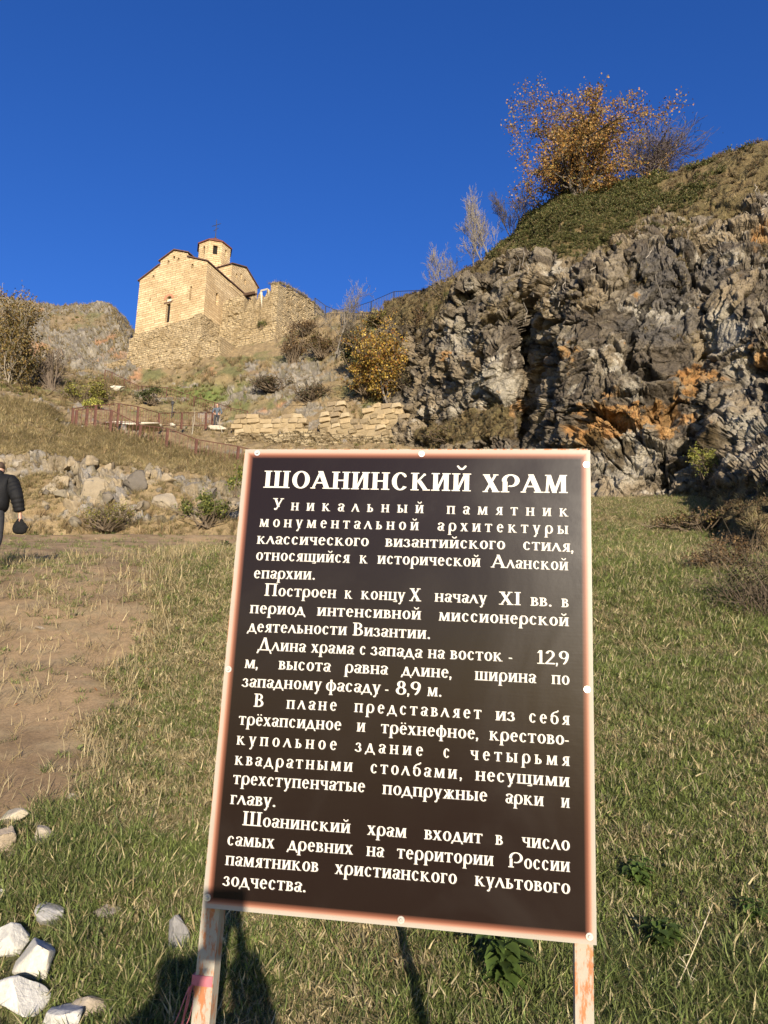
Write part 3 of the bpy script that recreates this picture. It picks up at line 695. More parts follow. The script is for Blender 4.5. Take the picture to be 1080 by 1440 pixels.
# drum
dc_t, dc_l, dr = 4.45, 6.75, 1.92
dctr = C0 + dc_t * E1 + dc_l * E2
rimh = z_for(dctr[0], dctr[1], 352.0) - C0[2]; aph = z_for(dctr[0], dctr[1], 334.5) - C0[2]; crh = z_for(dctr[0], dctr[1], 309) - C0[2]
def ngon(r_, n=8, ph=-1.876): return [(dc_t + r_ * math.cos(ph + a * 2 * math.pi / n), dc_l + r_ * math.sin(ph + a * 2 * math.pi / n)) for a in range(n)]
dcut, dpan = [], []
for k in range(8):
    a = math.radians(-130 + k * 45); ct, cl = math.cos(a), math.sin(a); w, y0, y1 = (0.50 if k == 0 else 0.32), rimh - 1.7, rimh - 0.55
    def bx_(r0, r1, w, z0, z1):
        V = [(dc_t + ct * rr - cl * s * w / 2, dc_l + cl * rr + ct * s * w / 2, z) for rr in (r0, r1) for s in (-1, 1) for z in (z0, z1)]
        return V, [[0, 1, 3, 2], [4, 6, 7, 5], [0, 4, 5, 1], [2, 3, 7, 6], [0, 2, 6, 4], [1, 5, 7, 3]]
    dcut.append(bx_(dr - .6, dr + .4, w, y0, y1)); dpan.append(bx_(dr - .46, dr - .40, w + .06, y0 - .03, y1 + .03))
solid('drum_wall', [prism(ngon(dr), 1.2, rimh, 'tl')], M_CHURCH, church, dcut)
for d_ in dpan: solid('window', [d_], M_DARK, church)
# roofs
def strip(name, line, a0, a1, plane, th=0.13, mat=M_ROOF):
    up = [(u, v + 0.02) for u, v in line] + [(u, v + th) for u, v in line[::-1]]
    return solid(name, [prism(up, a0, a1, plane)], mat, church)
strip('nave_roof', [(6.45, 1.68), (4.45, 2.56), (2.45, 1.68)], -0.18, 13.05, 'th')
strip('aisle_roof', [(9.08, -0.08), (6.27, 1.24)], -0.18, 13.05, 'th')
strip('aisle_roof', [(2.63, 1.24), (-0.18, -0.08)], -0.18, 13.05, 'th')
strip('transept_roof', [(tl0 - .18, 2.20), (tlm, 3.36), (tl1 + .18, 2.20)], -0.20, 9.1, 'lh')
V = [(u, v, rimh - .02) for u, v in ngon(dr + .16)] + [(u, v, rimh + .10) for u, v in ngon(dr + .20)] + [(dc_t, dc_l, aph)]
solid('drum_roof', [(V, [list(range(8))] + [[i, (i + 1) % 8, 8 + (i + 1) % 8, 8 + i] for i in range(8)] + [[8 + i, 8 + (i + 1) % 8, 16] for i in range(8)])], M_REDROOF, church)
mb = MB(); z0, z1 = aph - .1, crh; cx = to_w((dc_t, dc_l, 0))
mb.tube(cx + UP * z0, cx + UP * z1, .05, .035)
for f_, L_, tl in ((0.72, .62, 0.0), (0.48, .34, 0.10)):
    z = z0 + (z1 - z0) * f_; mb.tube(cx + E1 * L_ + UP * (z - tl), cx - E1 * L_ + UP * (z + tl), .035)
mb.tube(cx + UP * z0, cx + UP * (z0 + .2), .14, .10)
mb.build('cross', M_IRON, church)

# ------------------------------------------------------------------ rough old walls: a skin of uneven blocks between a top and a bottom line
def ruin_wall(name, label, p0, along, nrm, top, bot, thick, mat, du=0.14, amp=0.10, cell=1.9, parent=None, batter=0.0, seed=0, cat='wall'):
    """top/bot: pixel points read off on the wall's plane; nrm points out of the wall"""
    def rd(pts):
        P = np.array([hit(x, y, p0, nrm) for x, y in pts]); return (P - p0) @ along, P[:, 2] - p0[2]
    tu, tz = rd(top); bu, bz = rd(bot); o_ = np.argsort(tu); tu, tz = tu[o_], tz[o_]; o_ = np.argsort(bu); bu, bz = bu[o_], bz[o_]
    u0, u1 = tu.min(), tu.max(); nu = int((u1 - u0) / du) + 2; U = np.linspace(u0, u1, nu)
    T = np.interp(U, tu, tz) + (vnoise(np.stack([U * 2.2, U * 0, U * 0], -1), seed + 3) - 0.5) * 0.14; B = np.interp(U, bu, bz) - 0.6
    nv = int((T - B).max() / du) + 2; v = np.linspace(0, 1, nv)
    Z = B[:, None] + (T - B)[:, None] * v; UU = np.broadcast_to(U[:, None], Z.shape)
    Q = np.stack([UU / 1.6, Z * 0 + seed, Z], -1) * cell; w1, w2, wid = worley(Q + (fbm(Q * .7, 2, seed)[..., None] - .5) * .5, 80 + seed)
    w3, w4, wid2 = worley(Q * 0.45, 90 + seed)
    d = (wid - .5) * amp - amp * 0.8 * sstep(0.16, 0, w2 - w1) + (wid2 - .5) * amp * 1.1 + (T.max() - Z) * batter
    Fr = p0 + UU[..., None] * along + (Z[..., None]) * UP + nrm * d[..., None]
    Bk = p0 + UU[..., None] * along + (Z[..., None]) * UP - nrm * (thick + d[..., None] * 0.5)
    G = np.concatenate([Bk[:, :1] - [0, 0, 0.0], Fr, Bk[:, ::-1]], 1)     # wraps over the top
    ni, nj = G.shape[:2]; F = [list(f) for f in grid_faces(ni, nj)]
    for i in (0, ni - 1):
        for j in range(nv):
            F.append([i * nj + 1 + j, i * nj + min(2 + j, nj - 1), i * nj + nj - 1 - min(j + 1, nv - 1), i * nj + nj - 1 - j] if j < nv - 1 else [i * nj + nv, i * nj + nv + 1, i * nj + nv])
    F = [f for f in F if len(set(f)) == len(f)]
    o0 = p0 + along * (u0 + u1) / 2 + UP * B.mean()
    me = mesh_np(name, G.reshape(-1, 3), F, mat, origin=o0); box_uv(me)
    o = link(name, me, parent)
    if parent is None: o.location = o0; tag(o, label, cat)
    return o
N_W, N_S = -E2, -E1
solid_base = ruin_wall('terrace_wall', 'weathered masonry plinth directly below the west front of the church', C0 + N_W * 0.45, E1, N_W,
    [(181.5, 478), (190, 470), (215, 463), (250, 452), (283, 441), (286, 441)], [(181, 560), (240, 560), (287, 545)], 1.5, M_PLINTH, seed=1, amp=0.12)
ps = C0 + N_W * 0.45 + N_S * 0.42
ruin_wall('terrace_wall', 'short south return of the plinth under the near corner of the church', ps, E2, N_S, [(284, 441), (289, 445), (300, 452), (318, 463)], [(284, 505), (318, 520)], 1.0, M_PLINTH, seed=2, amp=0.12)
ruin_wall('retaining_wall', 'pale sloping stone retaining wall at the bottom of the church rock beside the stairs', C0 + N_W * 1.6, E1, N_W,
    [(152, 512), (165, 508), (185, 503), (215, 497), (240, 491), (262, 486), (290, 480), (312, 473)], [(152, 528), (205, 552), (250, 546), (285, 522), (312, 516)], 2.6, M_PLINTH, seed=3, amp=0.16, cell=1.5, batter=0.10)
A0 = C0 + E2 * 2.6 + N_S * 0.02
annex = ruin_wall('ruined_wall', 'ruined annex wall with window gap and doorway right of the church', A0, E1, N_W,
    [(313.5, 423), (325, 419), (343.5, 413.5), (344.5, 440), (356.5, 436), (357.5, 411.5), (366.5, 408.5), (367.5, 437), (376.5, 433), (377.5, 405), (384, 399), (392, 397.5)],
    [(313.5, 516), (350, 516), (392, 512)], 0.9, M_PLINTH, seed=4, amp=0.16, batter=0.035)
Bc = hit(392, 398, A0, N_W)
ruin_wall('ruined_wall', 'tall ruined end wall of the annex running back towards the bare tree', np.array([*Bc[:2], A0[2]]), E2, -E1,
    [(391.6, 397.5), (398, 402), (410, 406), (420, 412), (430, 417), (440, 424), (450, 434), (458, 441)], [(391, 515), (427, 480), (459, 465)], 0.9, M_PLINTH, seed=5, amp=0.14)
mb = MB(); a_, b_ = hit(343, 414, A0, N_W), hit(358, 411, A0, N_W); mb.tube(a_, b_, 0.16, 0.16, 4); mb.tube(a_ + E2 * .4, b_ + E2 * .4, 0.16, 0.16, 4)
o = mb.build('window_lintel', M_WOOD, annex); o.location = -annex.location
mb = MB(); a_, b_ = hit(366.8, 434, A0 + E2 * .1, N_W), hit(367.4, 409.5, A0 + E2 * .1, N_W); mb.tube(a_, b_, 0.12, 0.12, 4)
c_, d_ = hit(376.5, 433, A0 + E2 * .1, N_W), hit(377, 407, A0 + E2 * .1, N_W); mb.tube(c_, d_, 0.12, 0.12, 4); mb.tube(b_ + N_W * .1, d_ + N_W * .1, 0.10, 0.10, 4)
o = mb.build('door_frame', M_PLASTER, annex); o.location = -annex.location

# ------------------------------------------------------------------ low ruined walls of single stones
def block_mesh(seed, sx, sy, sz, col):
    r = np.random.default_rng(seed); bm = bmesh.new(); bmesh.ops.create_cube(bm, size=1.0)
    bmesh.ops.bevel(bm, geom=bm.edges[:], offset=0.13, segments=1, affect='EDGES')
    V = np.array([v.co[:] for v in bm.verts]) + r.normal(0, 0.06, (len(bm.verts), 3)); V = V * [sx, sy, sz]
    F = [[v.index for v in f.verts] for f in bm.faces]; bm.free()
    return mesh_np('stone', V, F, M_RUINSTONE, np.broadcast_to(np.asarray(col) * (0.8 + 0.4 * r.random()), (len(V), 3)))
SC = [(0.27, 0.205, 0.12), (0.235, 0.18, 0.105), (0.22, 0.17, 0.105), (0.29, 0.23, 0.145), (0.19, 0.145, 0.09)]
def stone_wall(name, label, top, bot, Y0, Y1, bw, bh, th, seed, var=(0.7, 1.35)):
    r = np.random.default_rng(seed); xs = np.array([t[0] for t in top]); x0, x1 = xs[0], xs[-1]
    P0, P1 = at(x0, bot[0], Y0), at(x1, bot[1], Y1); al = P1 - P0; Lh = np.linalg.norm(al[:2]); dirv = al / Lh; nrm = np.array([dirv[1], -dirv[0], 0])
    tu, th_ = [], []
    for x, y in top:
        f = (x - x0) / (x1 - x0); Yq = Y0 + (Y1 - Y0) * f; q = at(x, y, Yq); b = P0 + al * f; tu.append(f * Lh); th_.append(q[2] - b[2])
    root = empty(name, P0, label, 'wall'); var_m = [block_mesh(seed * 50 + k, bw * (.75 + .12 * k), th, bh * (.92 + .04 * (k % 3)), SC[k % 5]) for k in range(7)]
    rowk = 0; z = -2.04 * bh; hmax = max(th_); ang = math.atan2(dirv[1], dirv[0])
    core = MB()
    while z < hmax:
        u = -r.random() * bw * .5
        while u < Lh:
            k = r.integers(7); w = bw * (.75 + .12 * k); uc = u + w / 2
            h_here = np.interp(uc, tu, th_)
            if z + bh * 0.75 < h_here and 0 < uc < Lh:
                o = link('stone', var_m[k], root); p = dirv * uc + UP * (z + bh / 2) + nrm * r.normal(0, 0.06) + UP * r.normal(0, .02)
                o.location = p; o.rotation_euler = (r.normal(0, .05), r.normal(0, .05), ang + r.normal(0, .07))
            u += w * 1.0 + 0.015
        z += bh * 1.02
    nn = 24; us = np.linspace(0.05, Lh - .05, nn); hs_ = np.maximum(np.interp(us, tu, th_) - bh * .7, 0.02)
    V = []; F = []
    for u, h in zip(us, hs_):
        b = dirv * u; V += [b + nrm * th * .36 - UP * .5, b + nrm * th * .36 + UP * h, b - nrm * th * .4 + UP * h, b - nrm * th * .4 - UP * .5]
    for i in range(nn - 1):
        for j in range(3): F.append([4 * i + j, 4 * i + 4 + j, 4 * i + 5 + j, 4 * i + 1 + j])
    F += [[0, 1, 2, 3], [4 * nn - 1, 4 * nn - 2, 4 * nn - 3, 4 * nn - 4]]
    link('mortar_core', mesh_np('mortar_core', V, F, M_RUINSTONE, np.broadcast_to(np.array([0.26, 0.20, 0.12]), (len(V), 3))), root)
    return root
stone_wall('ruined_wall', 'low ruined wall of tan blocks beside the person in grey jacket', [(333, 584), (345, 583), (359, 580), (372, 588), (388, 594), (398, 582), (416, 577), (428, 583)], (605, 604), 51, 49.8, 0.66, 0.37, 0.6, 11)
stone_wall('ruined_wall', 'low two-humped ruined wall of tan blocks below the yellow maple', [(456, 587), (466, 568), (488, 565), (493, 584), (514, 589), (519, 572), (534, 567), (563, 571), (573, 586)], (604, 609), 50, 47.4, 0.66, 0.39, 0.8, 12)
stone_wall('ruined_wall', 'short return of the tan ruined wall facing the cliff', [(564, 571), (570, 577), (577, 586)], (611, 603), 47.6, 49.4, 0.6, 0.36, 0.5, 13)
pw = at(480, 620, 47.6); aw = np.array([1.0, -0.10, 0]); aw /= np.linalg.norm(aw); nw = np.array([aw[1], -aw[0], 0])
M_RUBBLE = mat_masonry('dry_rubble', (0.33, 0.265, 0.165), (0.22, 0.175, 0.11), (0.10, 0.08, 0.05), 0.42, 0.2, 0.3)
ruin_wall('retaining_wall', 'long rough rubble wall low on the slope just behind the sign', pw, aw, nw,
    [(316, 611), (350, 609), (400, 608), (440, 606), (470, 609), (520, 612), (560, 613), (600, 618), (645, 627)], [(316, 634), (480, 640), (645, 642)], 0.7, M_RUBBLE, du=0.09, amp=0.20, cell=2.9, seed=9)
# ------------------------------------------------------------------ the information sign
BW, BH = 0.90, 1.129
BC = np.array([at(345, 632, 1), at(830, 633, 1), at(836, 1329, 1), at(282, 1276, 1)])
BC = np.array([[-0.37226552, 1.9392725, 0.73084436], [0.51748376, 1.81316444, 0.68141796], [0.45820985, 1.86991154, -0.44453903], [-0.43153943, 1.9960196, -0.39511262]])
bx = Vector(BC[1] - BC[0]).normalized(); by = Vector(BC[0] - BC[3]); by = (by - bx * by.dot(bx)).normalized(); bz = bx.cross(by)      # bz looks at the reader
BM = Matrix(((bx.x, by.x, bz.x, BC[0][0]), (bx.y, by.y, bz.y, BC[0][1]), (bx.z, by.z, bz.z, BC[0][2]), (0, 0, 0, 1)))
def on_board(px, py):
    n = np.array(bz); p = hit(px, py, BC[0], n) - BC[0]; return float(p @ np.array(bx)), float(p @ np.array(by))
sign = empty('information_sign', (0, 0, 0), 'tall brown information board with white Cyrillic lettering and pink border on rusty posts', 'sign'); sign.matrix_world = BM
def mat_board():
    m, n, l, p = mat_new('printed_board')
    tc = n.new('ShaderNodeTexCoord'); sx = n.new('ShaderNodeSeparateXYZ'); l.new(tc.outputs['Object'], sx.inputs[0])
    def mth(op, a, b=None):
        q = n.new('ShaderNodeMath'); q.operation = op
        for k, v in enumerate((a, b)):
            if v is None: continue
            if isinstance(v, (int, float)): q.inputs[k].default_value = v
            else: l.new(v, q.inputs[k])
        return q.outputs[0]
    x, y = sx.outputs[0], mth('MULTIPLY', sx.outputs[1], -1.0)
    d = mth('MINIMUM', mth('MINIMUM', x, mth('SUBTRACT', BW, x)), mth('MINIMUM', y, mth('SUBTRACT', BH, y)))
    r = n.new('ShaderNodeValToRGB'); l.new(mth('MULTIPLY', d, 10.0), r.inputs[0])
    e = r.color_ramp.elements; e[0].position = 0.0; e[0].color = (0.31, 0.285, 0.24, 1); e[1].position = 0.08; e[1].color = (0.31, 0.26, 0.21, 1)
    for pos, c in ((0.12, (0.30, 0.15, 0.10)), (0.17, (0.15, 0.058, 0.036)), (0.25, (0.0115, 0.0065, 0.005)), (1.0, (0.0115, 0.0065, 0.005))):
        q = e.new(pos); q.color = (*c, 1)
    s1 = nz(n, l, 2.2, 4, 0.6, tc.outputs['Object'], 1.5); s2 = nz(n, l, 60, 3, 0.7, tc.outputs['Object'])
    col = mixc(n, l, maprange(n, l, s1.outputs[0], 0.5, 0.75, 0, 0.10), r.outputs[0], (0.05, 0.042, 0.036)); l.new(col, p.inputs['Base Color'])
    mp = n.new('ShaderNodeMapping'); mp.inputs['Scale'].default_value = (3, 60, 1); mp.inputs['Rotation'].default_value = (0, 0, 0.5); l.new(tc.outputs['Object'], mp.inputs[0])
    s3 = nz(n, l, 2.0, 3, 0.8, mp.outputs[0])
    l.new(maprange(n, l, s1.outputs[0], 0.3, 0.7, 0.19, 0.27), p.inputs['Roughness']); p.inputs['Specular IOR Level'].default_value = 0.2
    bump(n, l, p, mth('ADD', s2.outputs[0], s3.outputs[0]), 0.10, 0.0008)
    return m
M_BOARD = mat_board()
mb = MB(); mb.box((BW / 2, -BH / 2, -0.002), (BW, BH, 0.004)); board = mb.build('board', M_BOARD, sign)
# slight buckle of the sheet near the upper right corner is a small dent part of its own
M_STEEL = mat_plain('galvanised_steel', (0.55, 0.52, 0.46), 0.45, 0.2, 12, 0.1, 0.001, 0.5, 0.3)
def mat_rusty(name):
    m, n, l, p = mat_new(name); c = coords(n); mp = n.new('ShaderNodeMapping'); mp.inputs['Scale'].default_value = (6, 1.6, 6); l.new(c, mp.inputs[0])
    t = nz(n, l, 5, 6, 0.75, mp.outputs[0]); t2 = nz(n, l, 40, 4, 0.7, c)
    r = mixc(n, l, t2.outputs[0], (0.42, 0.17, 0.06), (0.22, 0.075, 0.03))
    l.new(mixc(n, l, maprange(n, l, t.outputs[0], 0.49, 0.56, 0, 1), (0.29, 0.26, 0.205), r), p.inputs['Base Color']); p.inputs['Roughness'].default_value = 0.8
    bump(n, l, p, t.outputs[0], 0.3, 0.003); return m
M_RUSTY = mat_rusty('white_paint_with_rust')
mb = MB(); fw = 0.012
mb.box((BW / 2, -BH / 2, -0.016), (BW - .002, BH - .002, 0.022), col=(.5, .5, .5)); mb.box((BW * .5, -0.0015, -0.022), (BW - 0.01, 0.010, 0.026), Matrix.Rotation(0.0032, 4, 'Z')); mb.build('frame', M_RUSTY, sign)
mb = MB()
for x0 in (-0.004,): mb.box((x0 + 0.022 - 0.008, -BH / 2 - 0.45, -0.052), (0.044, BH + 0.9, 0.044))
o = mb.build('post', M_RUSTY, sign)
mb = MB(); mb.box((BW - 0.022 - .002, -BH / 2 - 0.45, -0.052), (0.040, BH + 0.9, 0.044)); mb.build('post', M_RUSTY, sign)
M_SCREW = mat_plain('screw_metal', (0.6, 0.57, 0.52), 0.35, 0.2, 30, 0, 0, 0.5, 0.7)
for px, py in ((362, 636.5), (593, 638.5), (825, 653.5), (318.5, 941), (825.5, 969.5), (291, 1262), (564, 1293.5), (829, 1317)):
    x, y = on_board(px, py); mb = MB(); mb.tube((0, 0, 0), (0, 0, 0.0015), 0.0085, 0.008, 14); mb.tube((0, 0, 0.0015), (0, 0, 0.005), 0.0045, 0.003, 8)
    o = mb.build('screw', M_SCREW, board, smooth=False); o.location = (min(max(x, 0.01), BW - .01), max(min(y, -0.01), -BH + .01), 0.0003)
# pink ribbon tied round the left post
M_RIB = mat_plain('faded_pink_ribbon', (0.38, 0.12, 0.14), 0.7, 0.3, 20)
mb = MB(); x, y = on_board(272, 1385); mb.box((x + .010, y, -0.052), (0.050, 0.022, 0.050)); r_ = np.random.default_rng(3)
for k in range(7):
    p = np.array([x - .012, y - .008, -0.03 + 0.004 * k]); 
    for q in range(5):
        p2 = p + np.array([-0.004 + r_.normal(0, .003), -0.026, r_.normal(0, .004)]); mb.tube(p, p2, 0.0016, 0.0014, 3); p = p2
rb_ = mb.build('ribbon', M_RIB); rb_.matrix_world = BM; tag(rb_, 'frayed pink ribbon tied round the left sign post', 'ribbon')

# ------------------------------------------------------------------ lettering: broad-nib serif letters drawn stroke by stroke
class Pen:
    def __init__(s, T, t): s.T, s.t, s.P = T, t, []; s.S = max(.055, t * .7); s.L = .085
    def q(s, *p): s.P.append(list(p))
    def rect(s, x0, y0, x1, y1): s.q((x0, y0), (x1, y0), (x1, y1), (x0, y1))
    def stem(s, x, y0=0., y1=1., b=1, t=1):
        s.rect(x, y0, x + s.T, y1)
        if b: s.rect(x - s.L, y0, x + s.T + s.L, y0 + s.S)
        if t: s.rect(x - s.L, y1 - s.S, x + (s.T + s.L if t != 2 else s.T), y1)
    def line(s, x0, y0, x1, y1, w):          # stroke whose ends are cut level
        s.q((x0 - w / 2, y0), (x0 + w / 2, y0), (x1 + w / 2, y1), (x1 - w / 2, y1))
    def ring(s, cx, cy, rx, ry, a0=0, a1=360, T=None, t=None, n=None):
        T = s.T if T is None else T; t = s.t if t is None else t; n = n or max(5, int(abs(a1 - a0) / 18))
        A = [math.radians(a0 + (a1 - a0) * k / n) for k in range(n + 1)]
        for a, b in zip(A[:-1], A[1:]):
            s.q((cx + rx * math.cos(a), cy + ry * math.sin(a)), (cx + rx * math.cos(b), cy + ry * math.sin(b)), (cx + (rx - T) * math.cos(b), cy + (ry - t) * math.sin(b)), (cx + (rx - T) * math.cos(a), cy + (ry - t) * math.sin(a)))
    def dot(s, x, y, r): s.P.append([(x + r * math.cos(a), y + r * math.sin(a)) for a in [k * math.pi / 4 for k in range(8)]])
def glyph(ch, T, t):
    p = Pen(T, t); L = p.L; e = L + .03; W = None; low = ch == ch.lower()
    c = ch.lower(); x2 = e + .50
    if c in 'нпийцщш':
        p.stem(e)
        if c == 'ш' or c == 'щ':
            d = T + .24; p.stem(e + d, t=1); p.stem(e + 2 * d); p.rect(e, 0, e + 2 * d + T, t * 1.1); W = e + 2 * d + T + e
        else: p.stem(x2); W = x2 + T + e
        if c == 'н': p.rect(e + T, .46, x2, .46 + t)
        if c == 'п': p.rect(e + T, 1 - t * 1.2, x2, 1)
        if c == 'ц': p.rect(e + T, 0, x2, t * 1.1)
        if c in 'ий': p.line(e + T * .9, .06, x2 + T * .1, .94, t * 1.5)
        if c == 'й': p.ring(e + .25 + T / 2, 1.42, .19, .22, 195, 345, t * 1.2, t * 1.3); p.dot(e + .08 + T / 2, 1.40, .055); p.dot(e + .42 + T / 2, 1.40, .055)
        if c in 'цщ': xx = W - e; p.ring(xx - .02, -.10, .15, .12, -160, 90, t, t); p.rect(xx - .26, -.20, xx - .12, -.20 + t * .8)
    elif c == 'к':
        p.stem(e); p.line(e + T, .47, e + T + .34, .93, t * 1.4); p.dot(e + T + .33, .90, .085 if low else .07); p.line(e + T + .42, 0, e + T + .08, .56, T * 1.05); p.rect(e + T + .27, 0, e + T + .42 + T * .5 + L, p.S); W = e + T + .42 + T * .5 + L + .02
    elif c == 'о': r = .35 if low else .43; p.ring(e + r - .04, .5, r, .52, n=22, T=T * 1.05); W = 2 * r + e * 1.1
    elif c == 'с' or c == 'е' or c == 'ё':
        r = .32 if low else .40; a0 = 48 if c == 'с' else 12; p.ring(e + r - .04, .5, r, .52, a0, 322, T=T * 1.05)
        if c == 'с': p.dot(e + r - .04 + r * .55, .80, .085 if low else .07)
        else: p.rect(e + T * .7, .52, e + 2 * r - .06, .52 + t)
        if c == 'ё': p.dot(e + r - .2, 1.26, .075); p.dot(e + r + .1, 1.26, .075)
        W = e + 2 * r + .02
    elif c == 'т': m = .36; p.stem(m - T / 2 + .02, t=0); p.rect(.03, 1 - t * 1.1, 2 * m + .01, 1); p.rect(.03, .78, .03 + t, 1); p.rect(2 * m + .01 - t, .78, 2 * m + .01, 1); W = 2 * m + .06
    elif c == 'г': p.stem(e, t=1); p.rect(e, 1 - t * 1.1, e + .48, 1); p.rect(e + .48 - t, .78, e + .48, 1); W = e + .53
    elif c == 'р':
        if low: p.ring(e + T / 2 + .26, .5, .36, .52, 0, 360, n=20); p.rect(e - .03, -.50, e - .03 + T, .55); p.rect(e - .03 - L, -.5, e - .03 + T + L, -.5 + p.S); p.ring(e - .03 + T / 2 + .17, .55, .17 + T / 2, .47, 90, 180, n=5); W = e + T / 2 + .66
        else: p.rect(e, 0, e + T, .6); p.rect(e - L, 0, e + T + L, p.S); p.ring(e + .36, .66, .40, .36, -110, 190, n=14); W = e + .80
    elif c == 'в': p.stem(e, b=0, t=0); p.rect(e - L, 0, e + T + .12, t); p.rect(e - L, 1 - t, e + T + .10, 1); p.rect(e + T, .5, e + T + .12, .5 + t); p.ring(e + T + .06, .76, .26, .245, -90, 90, T=T * .9, n=8); p.ring(e + T + .08, .275, .31, .275, -90, 90, T=T * .95, n=8); W = e + T + .43
    elif c in 'ьы':
        p.stem(e); p.rect(e + T, 0, e + T + .10, t); p.ring(e + T + .06, .29, .30, .29, -90, 90, n=8); p.rect(e + T, .58 - t, e + T + .08, .58); W = e + T + .42
        if c == 'ы': p.stem(W + .08); W = W + .08 + T + e
    elif c == 'л': p.line(.06, 0, .42, 1.0, t * 1.5); p.line(.70, .02, .38, 1.0, T * 1.1); p.dot(.06, .05, .06); p.rect(.62, 0, .84, p.S * 1.2); W = .84
    elif c == 'д': p.line(.16, 0, .42, 1.0, t * 1.5); p.line(.68, 0, .44, 1.0, T * 1.1); p.rect(.02, 0, .84, t * 1.1); p.line(-.0, -.24, .10, .04, t * 1.6); p.line(.88, -.24, .80, .04, t * 1.6); W = .90
    elif c == 'м': p.stem(e + .62 + .06, t=0); p.line(e + .06, 0, e + .12, 1, t * 1.4); p.line(e + .40, .0, e + .14, 1, T * .95); p.line(e + .40, .0, e + .70, 1, t * 1.6); p.rect(e + .62, 1 - p.S, e + .68 + T + L * .6, 1); p.rect(e - .06, 0, e + .18, p.S); p.rect(e - .02, 1 - p.S, e + .16, 1); W = e + .68 + T + e
    elif c == 'а' and low: p.rect(e + .32, .04, e + .32 + T, .68); p.rect(e + .32, 0, e + .32 + T + L * 1.3, p.S * 1.3); p.ring(e + .26, .66, .26 + T * .5, .36, 0, 150, n=8); p.dot(e + .08, .80, .085); p.ring(e + .20, .27, .26, .29, 0, 360, n=14, T=T * .9); W = e + .32 + T + e
    elif c == 'а': p.line(.12, 0, .47, 1.02, t * 1.5); p.line(.80, 0, .45, 1.02, T * 1.15); p.rect(.24, .30, .70, .30 + t); p.rect(-.0, 0, .24, p.S); p.rect(.80 - T * .6 - L, 0, .80 + T * .6 + L, p.S); p.line(.30, .98, .46, .98, .1); W = .98
    elif c == 'я': p.stem(e + .36); p.ring(e + .30, .70, .27, .30, 90, 270, n=8); p.rect(e + .26, 1 - t, e + .40, 1); p.rect(e + .26, .40, e + .40, .40 + t); p.line(e + .02, 0, e + .34, .46, t * 1.9); p.rect(e - .06, 0, e + .12, p.S); W = e + .36 + T + e
    elif c == 'ч': p.stem(e + .42); p.ring(e + .30, .72, .30, .30, 180, 290, n=6); p.rect(e, .70, e + T, 1); p.rect(e - L, 1 - p.S, e + T + L, 1); p.rect(e + .25, .42, e + .44, .42 + t); W = e + .42 + T + e
    elif c == 'ж': m = e + .44; p.stem(m - T / 2); p.line(m - .10, .5, m - .34, .92, t * 1.4); p.dot(m - .35, .90, .08); p.line(m + .10, .5, m + .34, .92, t * 1.4); p.dot(m + .35, .90, .08); p.line(m - .38, 0, m - .10, .54, T * .95); p.line(m + .38, 0, m + .10, .54, T * .95); p.rect(m - .50, 0, m - .24, p.S); p.rect(m + .24, 0, m + .50, p.S); W = m + .52
    elif c == 'з': p.ring(e + .20, .76, .25, .255, -90, 150, n=9, T=T * .9); p.ring(e + .20, .27, .31, .29, -160, 90, n=10, T=T); p.dot(e + .02, .82, .075); p.dot(e - .04, .17, .085); W = e + .57
    elif c == 'у': b0 = -.48 if low else 0.0; p.line(.44, b0 + (1 - b0) * .28, .18, 1, T * 1.05); p.line(.30, b0 + .08, .66, 1, t * 1.5); p.dot(.22, b0 + .08, .085); p.ring(.24, b0 + .14, .11, .14, 200, 330, t, t); p.rect(.02, 1 - p.S, .36, 1); p.rect(.54, 1 - p.S, .78, 1); W = .80
    elif c == 'ф': m = .50; p.rect(m - T / 2, -.48, m + T / 2, 1.30); p.rect(m - T / 2 - L, -.48, m + T / 2 + L, -.48 + p.S); p.ring(m - .13, .5, .32, .50, 60, 300, n=12); p.ring(m + .13, .5, .32, .50, -120, 120, n=12); W = 1.0
    elif c == 'х' or ch == 'X': p.line(.62, 0, .16, 1, T * 1.2); p.line(.14, 0, .60, 1, t * 1.5); p.rect(.02, 1 - p.S, .34, 1); p.rect(.48, 1 - p.S, .72, 1); p.rect(.02, 0, .26, p.S); p.rect(.44, 0, .78, p.S); W = .80
    elif c == 'б': p.ring(e + .32, .47, .36, .49, 0, 360, n=18); p.ring(e + .44, .70, .48, .66, 95, 178, n=6); p.ring(e + .42, 1.62, .30, .36, -100, -20, t * 1.4, t * 1.6); W = e + .74
    elif c == '1': p.rect(.26, 0, .26 + T, 1); p.rect(.12, 0, .40 + T, p.S); p.line(.16, .80, .30, 1.0, t * 1.5); W = .56
    elif c == '2': p.ring(.32, .72, .27, .29, -30, 165, n=10); p.line(.08, .04, .50, .60, t * 2); p.rect(.04, 0, .60, t * 1.5); W = .64
    elif c in '98': 
        p.ring(.32, .71 if c == '9' else .75, .29 if c == '9' else .24, .30 if c == '9' else .26, n=16)
        if c == '9': p.ring(.20, .74, .41, .76, -75, 0, n=7)
        else: p.ring(.32, .27, .30, .29, n=16)
        W = .66
    elif c == 'i': p.stem(e); W = e * 2 + T
    elif c == ',': p.dot(.12, .08, .10); p.line(.08, -.22, .17, .10, t * 1.4); W = .26
    elif c == '.': p.dot(.20, .09, .115); W = .34
    elif c == '-': p.rect(.02, .36, .34, .36 + t * 1.4); W = .36
    else: W = .5
    return p.P, W
M_PRINT = mat_vcol('printed_lettering', 40.0, 0.0, 0.001, 0.95, 1.05, 0.45)
CAPS = 1.55; HW = [1.24]
